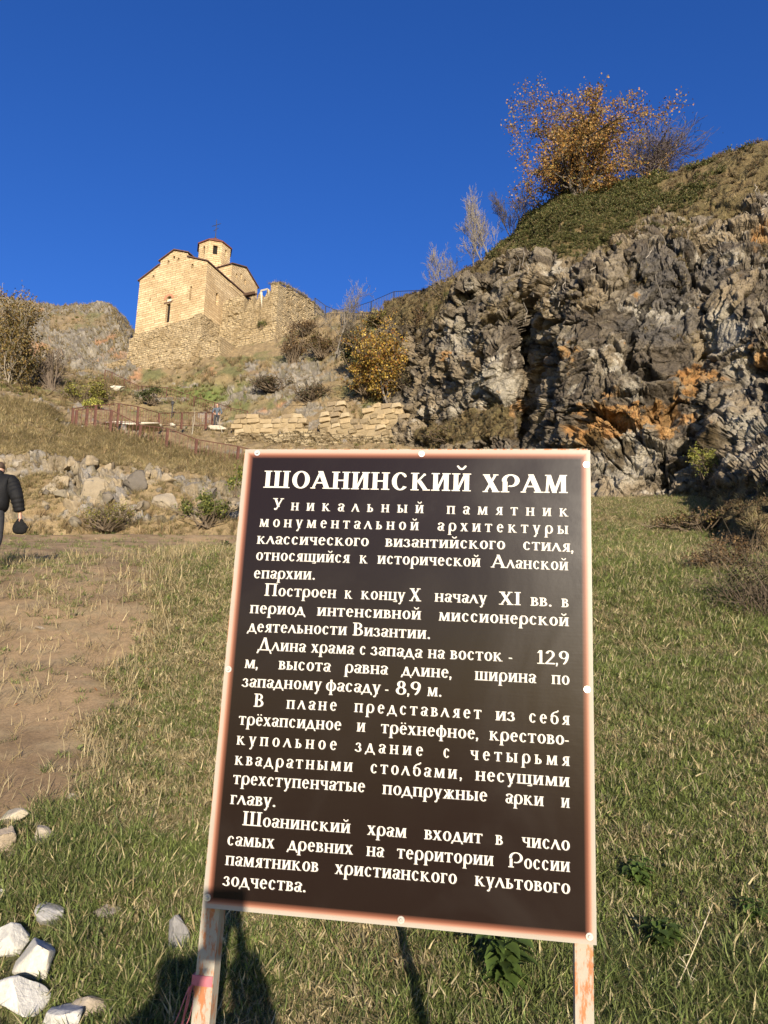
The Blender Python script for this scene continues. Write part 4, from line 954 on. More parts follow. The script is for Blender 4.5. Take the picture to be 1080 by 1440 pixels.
def word(mb, halo, text, p0, p1, xh, title=False):
    (x0, y0), (x1, y1) = on_board(*p0), on_board(*p1); Wd = math.hypot(x1 - x0, y1 - y0); ux, uy = (x1 - x0) / Wd, (y1 - y0) / Wd
    G = []; tot = 0
    for ch in text:
        digit = ch in '1289XI'; up = digit or (ch != ch.lower())
        sc = xh * (CAPS if (up and not title) else 1.0); T, t = (.188, .08) if not up or title else (.155, .06)
        if title: T, t = .215, .08
        P, w = glyph('i' if ch == 'I' else ch, T, t); P = [[(a * HW[0], b) for a, b in q] for q in P]; w *= HW[0]; G.append((P, w * sc, sc)); tot += w * sc
    n = len(G); sq = 1.0; sp = 0.0
    if tot > Wd: sq = Wd / tot
    elif n > 1:
        sp = (Wd - tot) / (n - 1)
        if n <= 2: sq = min(1.5, Wd / tot); sp = (Wd - tot * sq) / (n - 1)
        if sp > 0 and sp < 0.004 and n > 2: sq = min(1.12, Wd / tot); sp = (Wd - tot * sq) / (n - 1)
    u = 0.0
    for P, w, sc in G:
        for k, poly in enumerate(P):
            z = 0.0008 + 0.00003 * k; V = []
            for a, b in poly:
                xx = u + a * sc * sq; V.append((x0 + ux * xx - uy * b * sc * 0, y0 + uy * xx + b * sc, z))
            V = np.array(V); s_ = sum(V[i, 0] * V[(i + 1) % len(V), 1] - V[(i + 1) % len(V), 0] * V[i, 1] for i in range(len(V)))
            F = [list(range(len(V)))] if s_ > 0 else [list(range(len(V)))[::-1]]
            mb.add(V, F, (.53, .50, .44))
            if halo is not None: halo.add(V + [0.0010, -0.0012, -0.0004 + 0.0], F, (.085, .072, .066))
        u += w * sq + sp
LINES = [
 [("Уникальный",382.5,717,596,721.5),("памятник",627.5,722.5,799.5,726.3)],
 [("монументальной",364,740.5,589,745.5),("архитектуры",614.5,746,799.5,751)],
 [("классического",360.5,764.5,519,768),("византийского",541,768.5,711,772.5),("стиля,",734.5,773,807,776.3)],
 [("относящийся",359,787.5,492,791.5),("к",505,792,517,792.3),("исторической",530,792.5,676,797),("Аланской",690,797.8,799.5,802)],
 [("епархии.",356,813,443,815)],
 [("Построен",371,837.5,473,841),("к",484,841.5,495.5,842),("концу",507,842.3,570,844.5),("X",575,845,597.5,845.7),("началу",610.5,845.7,685,849),("XI",701,850,733,851),("вв.",745.5,851.6,776,852.8),("в",789,853.6,800,854)],
 [("период",350.5,862,429,865),("интенсивной",445,865.5,592.5,871.2),("миссионерской",616,872.5,800.5,880.5)],
 [("деятельности",348,888,488,893),("Византии.",495,893.3,605,898.5)],
 [("Длина",362,914,430,917),("храма",437,917.3,498,920),("с",505,920.3,515,920.7),("запада",521,921,594,925),("на",601,925.2,625.5,926.3),("восток",632.5,926.6,707,930),("-",715,930.5,722,931),("12,9",752.5,933,801,935)],
 [("м,",343,939,363,940),("высота",391,941,465,944.5),("равна",484,945.5,545.5,948.5),("длине,",564.5,949.3,635.5,953.5),("ширина",667,956,754,960.5),("по",775,961.5,801.5,963)],
 [("западному",340,965.5,452.5,970.5),("фасаду",457.5,971,535.5,975),("-",541,975.4,548,975.7),("8,9",556,976,592.5,978),("м.",600,978.5,621,979.5)],
 [("В",356,993.5,373,994.5),("плане",402,996.3,474,999.5),("представляет",497.5,1001,677.5,1011),("из",696,1012.5,725,1014),("себя",743,1015.5,801.5,1019.5)],
 [("трёхапсидное",335,1018.7,480.5,1027),("и",501,1028.3,514,1029),("трёхнефное,",535,1030.5,673,1039.5),("крестово-",687.5,1040.5,800,1047.5)],
 [("купольное",332,1046.7,474,1054.7),("здание",499,1056.5,595.5,1063),("с",622.5,1065,633,1065.6),("четырьмя",660.5,1067.8,801.5,1077)],
 [("квадратными",329.5,1075,496,1085),("столбами,",520,1086.7,650,1095.5),("несущими",667.5,1097,801.5,1106.5)],
 [("трехступенчатые",327,1102,514,1114),("подпружные",537,1116.3,686,1127),("арки",710,1128.8,765,1133.5),("и",788.5,1135,801.5,1136)],
 [("главу.",323,1130.2,387.5,1134.5)],
 [("Шоанинский",340,1160,493,1171.5),("храм",516,1173.5,572,1178),("входит",596,1179.8,679,1186),("в",696,1187.3,708.5,1188.3),("число",733,1190.5,802,1196)],
 [("самых",318.5,1188,386,1193),("древних",404,1194.7,496.5,1201.5),("на",514.5,1203.2,540,1205.2),("территории",557.5,1206.5,694.5,1217.5),("России",714,1219,802,1226)],
 [("памятников",316,1216,448,1226),("христианского",470.5,1228.5,643,1243),("культового",667,1245,802.5,1257)],
 [("зодчества.",313,1245,430,1254.5)]]
tx = on_board(369.5, 685.8); ty = on_board(369.8, 662.0); cap = abs(ty[1] - tx[1])
def put(text, a, b, xh, title=False):
    mb = MB(); word(mb, None if title else mb, text, a, b, xh, title); mb.build('title_word' if title else 'word', M_PRINT, board)
HW[0] = 1.14; put("ШОАНИНСКИЙ", (369.5, 685.8), (663, 691.0), cap, True); put("ХРАМ", (678, 692.0), (799.5, 693.5), cap, True); HW[0] = 1.24
XH = 0.0203
for Ln in LINES:
    for tx, xa, ya, xb, yb in Ln: put(tx, (xa, ya), (xb, yb), XH)

# ------------------------------------------------------------------ railings
def railing(name, label, tops, bots, bal=True, mat=M_RUST, post_w=0.07, gap=0.13, low=0.12, group=None, rail_w=0.04, mid=False, endpost=True):
    """tops / bots: world points of post heads and feet"""
    root = empty(name, bots[0], label, 'railing', 'railings on the hillside and ridge'); o = np.array(bots[0]); bl = MB()
    for k, (a, b) in enumerate(zip(tops, bots)):
        mb = MB(); mb.tube(b - o - [0, 0, .15], a - o, post_w / 2 * 1.41, post_w / 2 * 1.41, 4); mb.build('post', mat, root)
    for (a0, b0), (a1, b1) in zip(zip(tops[:-1], bots[:-1]), zip(tops[1:], bots[1:])):
        mb = MB(); mb.tube(a0 - o, a1 - o, rail_w * .7, rail_w * .7, 4)
        l0, l1 = b0 + (a0 - b0) * low, b1 + (a1 - b1) * low; mb.build('rail', mat, root); mb = MB(); mb.tube(l0 - o, l1 - o, rail_w * .6, rail_w * .6, 4); mb.build('rail', mat, root); mb = MB()
        if mid: m0, m1 = (a0 + b0) / 2, (a1 + b1) / 2; mb.tube(m0 - o, m1 - o, rail_w * .5, rail_w * .5, 4)
        if mb.V: mb.build('rail', mat, root)
        if bal:
            n = max(2, int(np.linalg.norm(a1 - a0) / gap))
            for i in range(1, n): f = i / n; bl.tube(l0 + (l1 - l0) * f - o, a0 + (a1 - a0) * f - o, 0.017, 0.017, 3, cap=False)
    if bl.V: q = bl.build('balusters', mat, root); q['kind'] = 'stuff'
    return root
def rl(pts, Y): return [at(x, y, Y if np.isscalar(Y) else Y[i]) for i, (x, y) in enumerate(pts)]
railing('railing', 'rust red railing running down the brow towards the sign, nearest of the fences',
    rl([(108, 577), (123, 575), (157, 577), (198, 598), (236, 602.5), (276.7, 618), (335.5, 628), (392, 642)], 42), rl([(106, 607), (120.5, 603), (154.5, 613), (194.5, 627), (233, 635), (273.7, 649), (332.5, 659), (389, 672)], 42), gap=0.24, post_w=.13)
railing('railing', 'arched rust red railing behind the white rocks, bending round to the person in grey',
    rl([(103, 574.5), (135, 570), (167.5, 567.5), (194.5, 572), (224, 581), (256, 580.5), (290, 580.5), (299, 580)], [43, 44, 45, 46, 48, 50, 52.5, 54]), rl([(101, 602), (133, 598), (165, 597), (193, 596), (223, 600), (255, 600.5), (289, 601), (298, 601)], [43, 44, 45, 46, 48, 50, 52.5, 54]), gap=0.26, low=0.1, post_w=.12)
railing('railing', 'rust red stair railing climbing to the foot of the church wall',
    rl([(148, 520), (158, 524), (175, 533), (195, 543), (201, 543), (235, 545), (273, 558), (302, 566), (325, 574), (348, 578)], [66, 65.5, 65, 64, 63.5, 62, 60.5, 59, 58, 57]), rl([(147, 534), (156, 538), (174, 547), (194, 558), (200, 557), (233, 562), (272, 576), (301, 583), (323, 591), (347, 596)], [66, 65.5, 65, 64, 63.5, 62, 60.5, 59, 58, 57]), gap=0.3)
railing('railing', 'dark metal railing along the ridge behind the bare trees, against the sky',
    rl([(443, 419), (458, 430), (474, 437), (498, 432), (522, 424), (554, 410), (594, 408), (621, 396), (648, 381), (668, 369), (690, 357)], [66, 65, 64, 62, 60, 57, 54, 52, 50, 48.5, 47]),
    rl([(443, 440), (458, 450), (474, 458), (498, 453), (522, 446), (554, 433), (594, 430), (621, 418), (648, 403), (668, 391), (690, 379)], [66, 65, 64, 62, 60, 57, 54, 52, 50, 48.5, 47]), mat=M_IRON, gap=0.26)
railing('railing', 'second dark railing a little lower on the ridge, in front of the first',
    rl([(480, 441), (510, 440), (532, 441), (565, 428), (600, 415), (628, 401), (655, 388)], [63, 61, 59, 56, 53, 51, 49]), rl([(480, 458), (510, 457), (532, 456), (565, 444), (600, 432), (628, 420), (655, 408)], [63, 61, 59, 56, 53, 51, 49]), mat=M_IRON, gap=0.26)
railing('railing', 'short dark railing on the cliff top beside the orange tree',
    rl([(880, 243), (905, 240), (935, 238), (965, 236)], 44.5), rl([(880, 262), (905, 257), (935, 252), (965, 247)], 44.5), bal=False, mat=M_IRON, mid=True)
# lantern post by the stairs
mb = MB(); p = at(241.5, 584, 57); root = empty('lamp_post', p, 'small black lantern on a short post beside the hillside stairs', 'lamp')
h = at(241.5, 564, 57)[2] - p[2]; mb.tube((0, 0, -.2), (0, 0, h * .75), .05, .04, 6); mb.build('pole', M_IRON, root)
mb = MB(); mb.tube((0, 0, h * .75), (0, 0, h * .92), .09, .14, 6); mb.tube((0, 0, h * .92), (0, 0, h), .18, .03, 6); mb.build('lantern', M_IRON, root)
# ------------------------------------------------------------------ grass and herbs
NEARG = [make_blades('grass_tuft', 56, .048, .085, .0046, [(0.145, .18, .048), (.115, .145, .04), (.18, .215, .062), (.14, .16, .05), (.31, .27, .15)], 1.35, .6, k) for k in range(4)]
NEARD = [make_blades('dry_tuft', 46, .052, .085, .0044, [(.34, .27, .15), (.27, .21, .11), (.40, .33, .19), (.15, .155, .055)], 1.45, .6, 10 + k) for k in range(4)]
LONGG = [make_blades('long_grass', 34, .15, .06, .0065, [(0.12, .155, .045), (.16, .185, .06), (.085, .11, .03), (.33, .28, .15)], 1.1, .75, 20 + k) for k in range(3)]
ST = [(14,1163,48,26,'pale tan stone, topmost of the pile at the left edge',(.36,.31,.23)), (61,1180,42,28,'rounded tan stone right of the top of the left pile',(.33,.28,.21)),
 (56,1193,27,16,'small furrowed stone tucked in front of the rounded tan one',(.30,.27,.22)), (3,1194,44,44,'ridged tan stone at the left edge in the grass',(.36,.29,.21)),
 (16,1209,24,14,'small brown stone under the ridged tan one',(.30,.24,.17)), (-2,1268,20,24,'white stone cut by the left edge of the picture',(.62,.59,.52)),
 (73,1299,54,36,'grey angular stone standing alone in the grass',(.27,.26,.25)), (146,1294,46,20,'flat brownish stone sunk in the grass',(.23,.20,.17)),
 (20,1338,80,54,'white slab behind the pointed white stone',(.66,.63,.56)), (42,1366,76,62,'pointed white stone leaning in the left pile',(.68,.63,.53)),
 (34,1412,104,70,'large cracked white block low in the left pile',(.66,.63,.57)), (84,1442,80,44,'white stone lowest in the left pile at the bottom edge',(.66,.63,.57)),
 (126,1428,70,48,'tan grey stone with a dark crack beside the white pile',(.30,.25,.19)), (249,1330,44,66,'mottled grey stone right behind the left sign post',(.20,.19,.18)),
 (101,1127,24,11,'single light stone on the grass edge of the trodden earth',(.36,.31,.24)), (57,884,20,8,'flat stone lying on the trodden earth far up',(.30,.25,.19)),
 (-6,1322,16,30,'dark grey stone at the left edge above the white slab',(.18,.18,.18))]
KEEP = []
for x, y, w, h, lb, c in ST: p = ground_hit(x, y + h * .15); KEEP.append((p[0], p[1], w * mpp(x, y, p[1]) * (0.62 if len(KEEP) < 6 else 0.50)))
def place(n, sheet, wt, seed):
    P = sheet.sample(n, wt, np.random.default_rng(seed))[0]
    if sheet is MEADOW:
        ok = np.ones(len(P), bool)
        for kx, ky, kr in KEEP: ok &= np.hypot(P[:, 0] - kx, (P[:, 1] - ky)) > kr
        P = P[ok]
    return P
Mpx, Mpy = proj(MP); vis = (Mpx > -130) & (Mpx < 1210) & (Mpy > 600) & (Mpy < 1620) & (MP[..., 1] > 1.6)
dd = MP[..., 1]
def dens(a, b): return vis * (dd >= a) * (dd < b)
gfac = (1 - dirt * 0.97)
def gsc(P, lo, hi, seed): return (0.75 + 0.6 * np.random.default_rng(seed).random(len(P))) * np.interp(P[:, 1], [2, 6, 12, 28], [lo, lo * 1.05, lo * 1.5, hi])
fall = vis * (dd < 33) / np.maximum(dd, 2.2) ** 1.25
gpat = .35 + 1.1 * sstep(.36, .6, fbm(MP * 1.7, 4, 171))
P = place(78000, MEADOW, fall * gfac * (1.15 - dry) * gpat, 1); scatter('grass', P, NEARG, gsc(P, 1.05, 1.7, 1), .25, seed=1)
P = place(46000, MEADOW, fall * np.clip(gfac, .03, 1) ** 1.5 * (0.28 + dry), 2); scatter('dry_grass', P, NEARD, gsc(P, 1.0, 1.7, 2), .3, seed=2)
lw = np.exp(-(((Mpx - 60) / 90) ** 2 + ((Mpy - 1250) / 90) ** 2)) + 0.7 * np.exp(-(((Mpx - 200) / 110) ** 2 + ((Mpy - 1420) / 70) ** 2)) + .8 * sstep(1310, 1400, Mpy) * sstep(600, 900, Mpx) + 0.08 * sstep(1150, 1400, Mpy)
P = place(1900, MEADOW, dens(1.6, 9) * lw * gfac, 5); scatter('long_grass', P, LONGG, gsc(P, .85, 1, 5), .2, seed=5)
# straws lying on the trodden edge
STR = [make_blades('straw', 12, .20, .10, .0055, [(.40, .32, .17), (.30, .23, .12), (.46, .38, .22)], 1.5, .2, 40 + k) for k in range(3)]
P = place(2600, MEADOW, dens(3, 14) * np.exp(-((dirt - .5) / .35) ** 2), 6); scatter('straw', P, STR, gsc(P, .8, 1, 6), .1, seed=6)
# fallen leaves
def leaf_mesh(name, s, col, k=0):
    r = np.random.default_rng(k); n = 10; V = [(0, 0, .004)]; 
    for i in range(n):
        a = i / n * 6.283; q = s * (1 if i % 2 else .62) * (.8 + .3 * r.random()); V.append((q * math.cos(a), q * .7 * math.sin(a), .004 + .35 * s * r.random()))
    return bpy.data.objects.new(name, mesh_np(name, V, [[0, 1 + i, 1 + (i + 1) % n] for i in range(n)], M_BLADE, np.broadcast_to(np.array(col), (n + 1, 3))))
FL = [leaf_mesh('fallen_leaf', .035, c, k) for k, c in enumerate([(.34, .15, .06), (.42, .22, .09), (.26, .12, .06), (.40, .27, .14)])]
lm = fbm(MP * 1.2, 3, 88); P = place(800, MEADOW, dens(2, 14) * sstep(.5, .65, lm) * gfac, 7); scatter('fallen_leaves', P + [0, 0, .02], FL, np.random.default_rng(7).uniform(.6, 1.1, len(P)), .4, seed=7)
# pebbles and clods on the trodden earth
PB = []
for k in range(3):
    m_ = rock_mesh(900 + k, (.05, .045, .028), (.24, .18, .12), 10, .05, 1); PB.append(bpy.data.objects.new('pebble', m_))
P = place(1500, MEADOW, dens(3, 26) * dirt, 8); scatter('gravel', P, PB, np.random.default_rng(8).uniform(.2, .9, len(P)) ** 1.5, .3, seed=8)

# hillside herbs: dry grass, tall weeds, low scrub
HD = [make_blades('hill_grass', 40, .42, .20, .022, [(.30, .23, .115), (.24, .175, .09), (.36, .29, .16), (.17, .15, .06)], .9, .6, 60 + k) for k in range(4)]
HW = [make_blades('weed', 26, .75, .16, .026, [(.15, .10, .05), (.21, .15, .075), (.11, .10, .04), (.26, .19, .10)], .55, .25, 70 + k) for k in range(4)]
HG = [make_blades('green_herb', 40, .38, .22, .05, [(.085, .11, .028), (.12, .13, .035), (.06, .08, .022), (.17, .15, .05)], 1.0, .5, 80 + k) for k in range(3)]
hv = (Hpx > -120) & (Hpx < 760) & (Hpy > 380) & (Hpy < 790); soilm = (1 - Hrock) ** 2 * hv
under = ~((Hpx > 190) & (Hpx < 455) & (Hpy < 505))
soilm = soilm * under; patch = fbm(HP * 0.3, 4, 131); patch2 = fbm(HP * 0.8, 3, 137)
def hs_(P, s): return (0.6 + 0.8 * np.random.default_rng(s).random(len(P)))
nb = (Hq < 5.2)
P = place(14000, HILL, soilm * nb * (Hq > 0.4) * (0.3 + sstep(.4, .6, patch)), 20); scatter('dry_grass', P, HD, hs_(P, 20) * .85, .25, seed=20)
P = place(9000, HILL, soilm * (Hq >= 5) * (0.3 + sstep(.35, .6, patch2)), 21); scatter('dry_grass', P, HD, hs_(P, 21) * 1.25, .25, seed=21)
P = place(2600, HILL, (soilm * .8 + .2 * hv * under) * (((Hq > .1) & (Hq < 1.7)) * 3.0 * sstep(.35, .55, patch2) + ((Hq > 6.5) & (Hq < 9.2)) * sstep(.45, .6, patch) * 1.0 + .12), 22); scatter('dry_weeds', P, HW, hs_(P, 22) * 1.05, .2, seed=22)
P = place(2600, HILL, soilm * (sstep(.50, .62, patch) * (Hq > 6) + .8 * ((Hq > .1) & (Hq < 1.2)) * sstep(.5, .65, patch2) + 3 * np.exp(-(((Hpx - 280) / 55) ** 2 + ((Hpy - 556) / 14) ** 2))), 23); scatter('green_herbs', P, HG, hs_(P, 23), .25, seed=23)
P = place(5200, HILL, hv * under * Hrock * sstep(.38, .58, patch2) * (1 + 1.5 * (Hq < 3.2)), 24); scatter('rock_grass', P, HD + HW[:1], hs_(P, 24) * .62, .5, seed=24)

# cliff top: mats of juniper and dry scrub hanging over the rim, tufts on ledges
def spray(name, n, L, cols, seed, leafw=.02, up=.5):
    r = np.random.default_rng(seed); V = []; F = []; C = []; k = 0
    for i in range(n):
        az = r.random() * 6.283; el = r.uniform(-.1, 1.3) * up + .2; d = np.array([math.cos(az) * math.cos(el), math.sin(az) * math.cos(el), math.sin(el)]); l_ = L * r.uniform(.5, 1)
        for q in range(7):
            p = d * l_ * (q + 1) / 7 + r.normal(0, .05, 3) * L; e = (d + r.normal(0, .55, 3)); e /= np.linalg.norm(e); sd = np.cross(e, r.normal(size=3)); sd /= np.linalg.norm(sd); hl = L * .16
            V += [p - e * hl * .2 - sd * leafw * L, p - e * hl * .2 + sd * leafw * L, p + e * hl + sd * leafw * L * .5, p + e * hl - sd * leafw * L * .5]; F.append([k, k + 1, k + 2, k + 3]); k += 4
            c = np.array(cols[r.integers(len(cols))]) * r.uniform(.7, 1.25); C += [c] * 4
    return bpy.data.objects.new(name, mesh_np(name, V, F, M_LEAF, C))
JN = [spray('juniper_spray', 26, .62, [(.085, .095, .03), (.12, .12, .04), (.065, .075, .025), (.16, .125, .055)], 200 + k, .075) for k in range(3)]
SCB = [spray('scrub_spray', 22, .6, [(.13, .088, .045), (.18, .125, .065), (.10, .065, .035), (.075, .078, .03)], 210 + k, .05, .7) for k in range(3)]
cv = (Cpx > 540) & (Cpx < 1150) & (Cpy > 150) & (Cpy < 860)
jz = np.exp(-(((Cpx - 800) / 120) ** 2 + ((Cpy - 320) / 48) ** 2)) * 1.6 + np.exp(-(((Cpx - 900) / 60) ** 2 + ((Cpy - 285) / 30) ** 2))
jz = sstep(.3, 1.2, jz + (fbm(CPt * .45, 4, 141) - .5) * 2.2)
P = place(5200, CLIFF, cv * Cveg * jz, 30); scatter('juniper_mat', P, JN, hs_(P, 30) ** 2 * .95 * (0.55 + fbm(P * .9, 3, 9)), .7, seed=30)
P = place(4200, CLIFF, cv * Cveg * (1 - jz * .8) * (Cpy < 640), 31); scatter('dry_scrub', P, SCB, hs_(P, 31) * .75, .5, seed=31)
P = place(3500, CLIFF, cv * Cveg * (1 - jz * .6), 32); scatter('dry_grass', P, HD, hs_(P, 32) * .9, .35, seed=32)
P = place(2500, CLIFF, cv * Cveg * (Cpy > 560), 35); scatter('dry_scrub', P, SCB, hs_(P, 35) * .45, .5, seed=35)
ledge = sstep(.62, .72, fbm(CPt * .8, 4, 151)) * (1 - Cveg) * sstep(600, 420, Cpy)
P = place(1000, CLIFF, cv * ledge, 33); scatter('ledge_grass', P, HD[:2] + SCB[:1], hs_(P, 33) * .42, .6, seed=33)
# pale hanging roots over the rim
r_ = np.random.default_rng(5); mb = MB()
P, _ = CLIFF.sample(60, cv * (Cq > 4.1) * (Cq < 5.0) * (Cpx > 690), r_)
for p in P:
    q = p + np.array([0, -.25, .3]); L = r_.uniform(.6, 2.6)
    for k in range(7):
        q2 = q + np.array([r_.normal(0, .09), r_.normal(0, .04) - .02, -L / 7]); mb.tube(q, q2, .022, .018, 3, (.30, .26, .21), cap=False); q = q2
o = mb.build('hanging_roots', M_BARK); o['kind'] = 'stuff'

# ------------------------------------------------------------------ trees
def hill_pt(px, py, Y, sink=0.0): p = at(px, py, Y); p[2] -= sink; return p
OR = [(.31, .17, .045), (.26, .13, .035), (.36, .22, .07), (.17, .09, .03), (.16, .14, .045), (.22, .13, .04)]
YL = [(.42, .28, .05), (.34, .21, .04), (.46, .33, .09), (.22, .13, .04), (.25, .11, .03), (.12, .10, .03)]
p = hill_pt(800, 286, 43.5); s_ = mpp(815, 280, 43.5)
tree('oak_tree', 'large orange leaved oak on top of the big cliff', 'tree', p, 184 * s_, 4, 4, .26, (.10, .085, .07), dict(kids=[6, 4, 4, 3], spread=.75, up=.03, lenf=.62, wig=.20, low=1), leaves=(30000, .14, .17, OR), stems=5, maxw=245 * s_)
p = hill_pt(905, 258, 44.5)
tree('bare_tree', 'leafless purple grey tree spreading just right of the orange oak', 'tree', p, 100 * s_, 9, 4, .09, (.12, .095, .09), dict(kids=[7, 6, 5, 3], spread=.6, up=.06, lenf=.7, low=1), leaves=(500, .12, .3, [(.12, .12, .04)]), stems=4, lean=(.5, 0, .8), maxw=150 * s_)
BT = [(621, 412, 50, 78, 55, 21, (.15, .13, .105), 'small pale bare tree standing by the ridge railing, lowest of the row'),
      (668, 370, 47.5, 78, 48, 22, (.14, .12, .10), 'slender pale bare tree, second up from the railing corner'),
      (689, 362, 47, 104, 58, 23, (.17, .15, .125), 'tallest whitish bare tree on the ridge left of the cliff top'),
      (722, 328, 46.5, 74, 62, 24, (.07, .058, .048), 'dark twisted bare tree at the cliff edge left of the orange oak'),
      (474, 482, 58.5, 96, 92, 25, (.15, .13, .105), 'pale bare tree with round twiggy crown behind the ruined annex')]
for x, y, Y, h, w, sd, bk, lb in BT:
    s_ = mpp(x, y, Y) * (1.0 if sd == 25 else 1.16); tree('bare_tree', lb, 'tree', hill_pt(x, y, Y), h * s_, sd, 4, .05 if sd != 25 else .08, bk, dict(kids=[8, 6, 5, 3] if sd != 25 else [9, 7, 5, 4], spread=.55 if sd != 25 else .75, up=.10 if sd != 25 else .05, lenf=.55, wig=.18, radf=.5, low=1), group='bare trees along the ridge', stems=1 if sd in (25, 22) else 2, maxw=w * s_)
# yellow maple and neighbours
p = hill_pt(545, 560, 51); s_ = mpp(545, 500, 51)
tree('maple_tree', 'bright yellow maple growing in the gully below the ridge railing', 'tree', p, 128 * s_, 31, 4, .10, (.14, .12, .10), dict(kids=[6, 5, 4, 2], spread=.8, up=.04, lenf=.62, low=1), leaves=(13000, .17, .27, YL), stems=4, maxw=100 * s_)
shrub('maple_bush', 'low golden orange bush under the yellow maple', 'bush', hill_pt(512, 552, 52), 60 * s_, 46 * s_, 32, YL + OR[:2], 5200, .16, fill=.52)
def SH(name, lb, px, py, Y, w, h, seed, cols, n, size, **k):
    s = mpp(px, py, Y); return shrub(name, lb, 'bush', hill_pt(px, py, Y, .1), w * s, h * s, seed, cols, n, size, **k)
GR = [(.07, .085, .025), (.10, .11, .032), (.05, .062, .02)]; OL = [(.15, .13, .035), (.11, .105, .03), (.21, .165, .05)]; BR = [(.16, .10, .05), (.12, .075, .04), (.20, .13, .06)]
YG = [(.24, .24, .05), (.17, .19, .04), (.30, .27, .07)]
SH('evergreen_shrub', 'dark green shrub left of the yellow maple', 497, 520, 55, 46, 64, 41, GR, 3600, .17)
SH('brown_shrub', 'reddish brown leafless shrub at the foot of the annex corner', 412, 512, 62, 46, 56, 42, BR, 2200, .14, stems=40)
SH('brown_shrub', 'brown thicket behind the pale bare tree under the ridge', 452, 500, 60, 50, 48, 43, BR + OL[:1], 2200, .15, stems=34)
SH('brown_shrub', 'dark brown brush on top of the gully right of the yellow maple', 600, 470, 50, 60, 44, 44, BR, 2400, .13, stems=34)
SH('olive_shrub', 'olive scrub on the ridge directly below the dark railing', 545, 462, 56, 70, 26, 45, OL + BR[:1], 2200, .15)
BD = [(.095, .07, .038), (.07, .055, .03), (.13, .095, .05), (.06, .062, .026)]
SH('dark_scrub', 'dark scrub filling the gully left of the yellow maple, below the ridge', 505, 494, 54, 50, 46, 141, BD, 2600, .14, stems=40)
SH('dark_scrub', 'dark brush at the foot of the yellow maple beside the cliff', 572, 548, 49.5, 52, 44, 142, BD, 2600, .13, stems=40)
SH('dark_scrub', 'brown scrub patch on the stony slope under the annex corner', 388, 548, 58, 66, 26, 143, BD + BR[:1], 1900, .13, stems=40)
SH('dark_scrub', 'dark weeds growing above the low ruined walls between the two', 440, 566, 55, 60, 34, 144, BD + BR[:1], 2200, .13, stems=50)
SH('dark_scrub', 'thin brown brush along the ridge left of the cliff top', 640, 425, 48.5, 60, 34, 145, BD, 2300, .12, stems=40)
SH('dark_scrub', 'brown brush hanging at the top of the slope right of the annex wall', 430, 470, 66, 60, 26, 146, BR, 1800, .13, stems=34)
# left side
s_ = mpp(20, 500, 60)
tree('autumn_tree', 'rusty yellow tree with pale stems at the left edge of the picture', 'tree', hill_pt(14, 552, 58), 148 * s_, 51, 4, .08, (.24, .205, .16), dict(kids=[7, 5, 4, 3], spread=.55, up=.12, lenf=.55, low=1), leaves=(13000, .19, .20, [(.24, .155, .05), (.18, .125, .045), (.28, .20, .07), (.14, .12, .04)]), stems=6, maxw=92 * s_)
SH('dark_bare_shrub', 'dark twiggy shrub standing right of the rusty tree', 72, 546, 60, 52, 70, 52, [(.10, .07, .045)], 900, .12, stems=110, bark=(.11, .085, .065))
SH('olive_shrub', 'olive bush with yellow leaves left of the stair railing', 118, 572, 58, 60, 62, 53, OL + YG[:1], 3000, .15, stems=50)
SH('yellow_green_shrub', 'small bright yellow green bush low beside the olive bush', 128, 576, 56, 34, 26, 54, YG, 1200, .14)
SH('olive_shrub', 'wide olive scrub at the left edge below the rusty tree', 30, 566, 57, 80, 34, 55, OL + BR[:1], 2600, .15, stems=40)
SH('evergreen_shrub', 'dark green mound between the two stair railings', 213, 566, 59, 44, 26, 56, GR, 1800, .13)
SH('brown_shrub', 'brown weeds bush on the grassy knoll above the stony bank', 42, 617, 40, 50, 30, 57, BR + OL[:1], 1500, .10, stems=60)
SH('leafy_bush', 'leafy green bush against the stony bank beside the sign', 288, 735, 27.6, 74, 62, 58, [(.10, .12, .03), (.14, .15, .04), (.07, .09, .025), (.20, .20, .05)], 2600, .085, stems=30)
SH('leafy_bush', 'bright green sprig growing beside the left edge of the sign', 331, 690, 26, 30, 50, 59, YG + [(.12, .17, .04)], 700, .085, stems=14)
SH('olive_shrub', 'yellowish herb patch at the foot of the stony bank, middle', 150, 738, 27, 70, 40, 60, OL + YG[:1], 1600, .07, stems=50)
SH('brown_shrub', 'brown shrubs in the gully right of the ruined wall', 640, 622, 43, 70, 40, 61, OL + BR, 2600, .10, stems=46)
SH('yellow_green_shrub', 'yellow green shrub in the cleft at the right of the cliff', 993, 672, 26.3, 62, 60, 62, YG, 1900, .075, stems=24)
SH('green_shrub', 'low green plant at the cliff foot right of the sign', 935, 724, 27, 46, 32, 63, GR + YG[1:2], 1200, .075)
SH('brown_shrub', 'reddish brown brush in the lower right near the cliff foot', 1025, 818, 11.2, 120, 80, 64, BR, 3200, .035, stems=110, sr=.005)
SH('dark_bare_shrub', 'dark twiggy brush at the right edge casting shade on the grass', 1085, 885, 9.3, 170, 150, 65, [(.11, .08, .045), (.09, .09, .035)], 2600, .035, stems=190, bark=(.08, .06, .042), sr=.006)
SH('brown_shrub', 'mossy brown brush on the slope under the right cliff', 985, 745, 19, 120, 40, 66, BR + OL[:1], 3200, .06, stems=60)
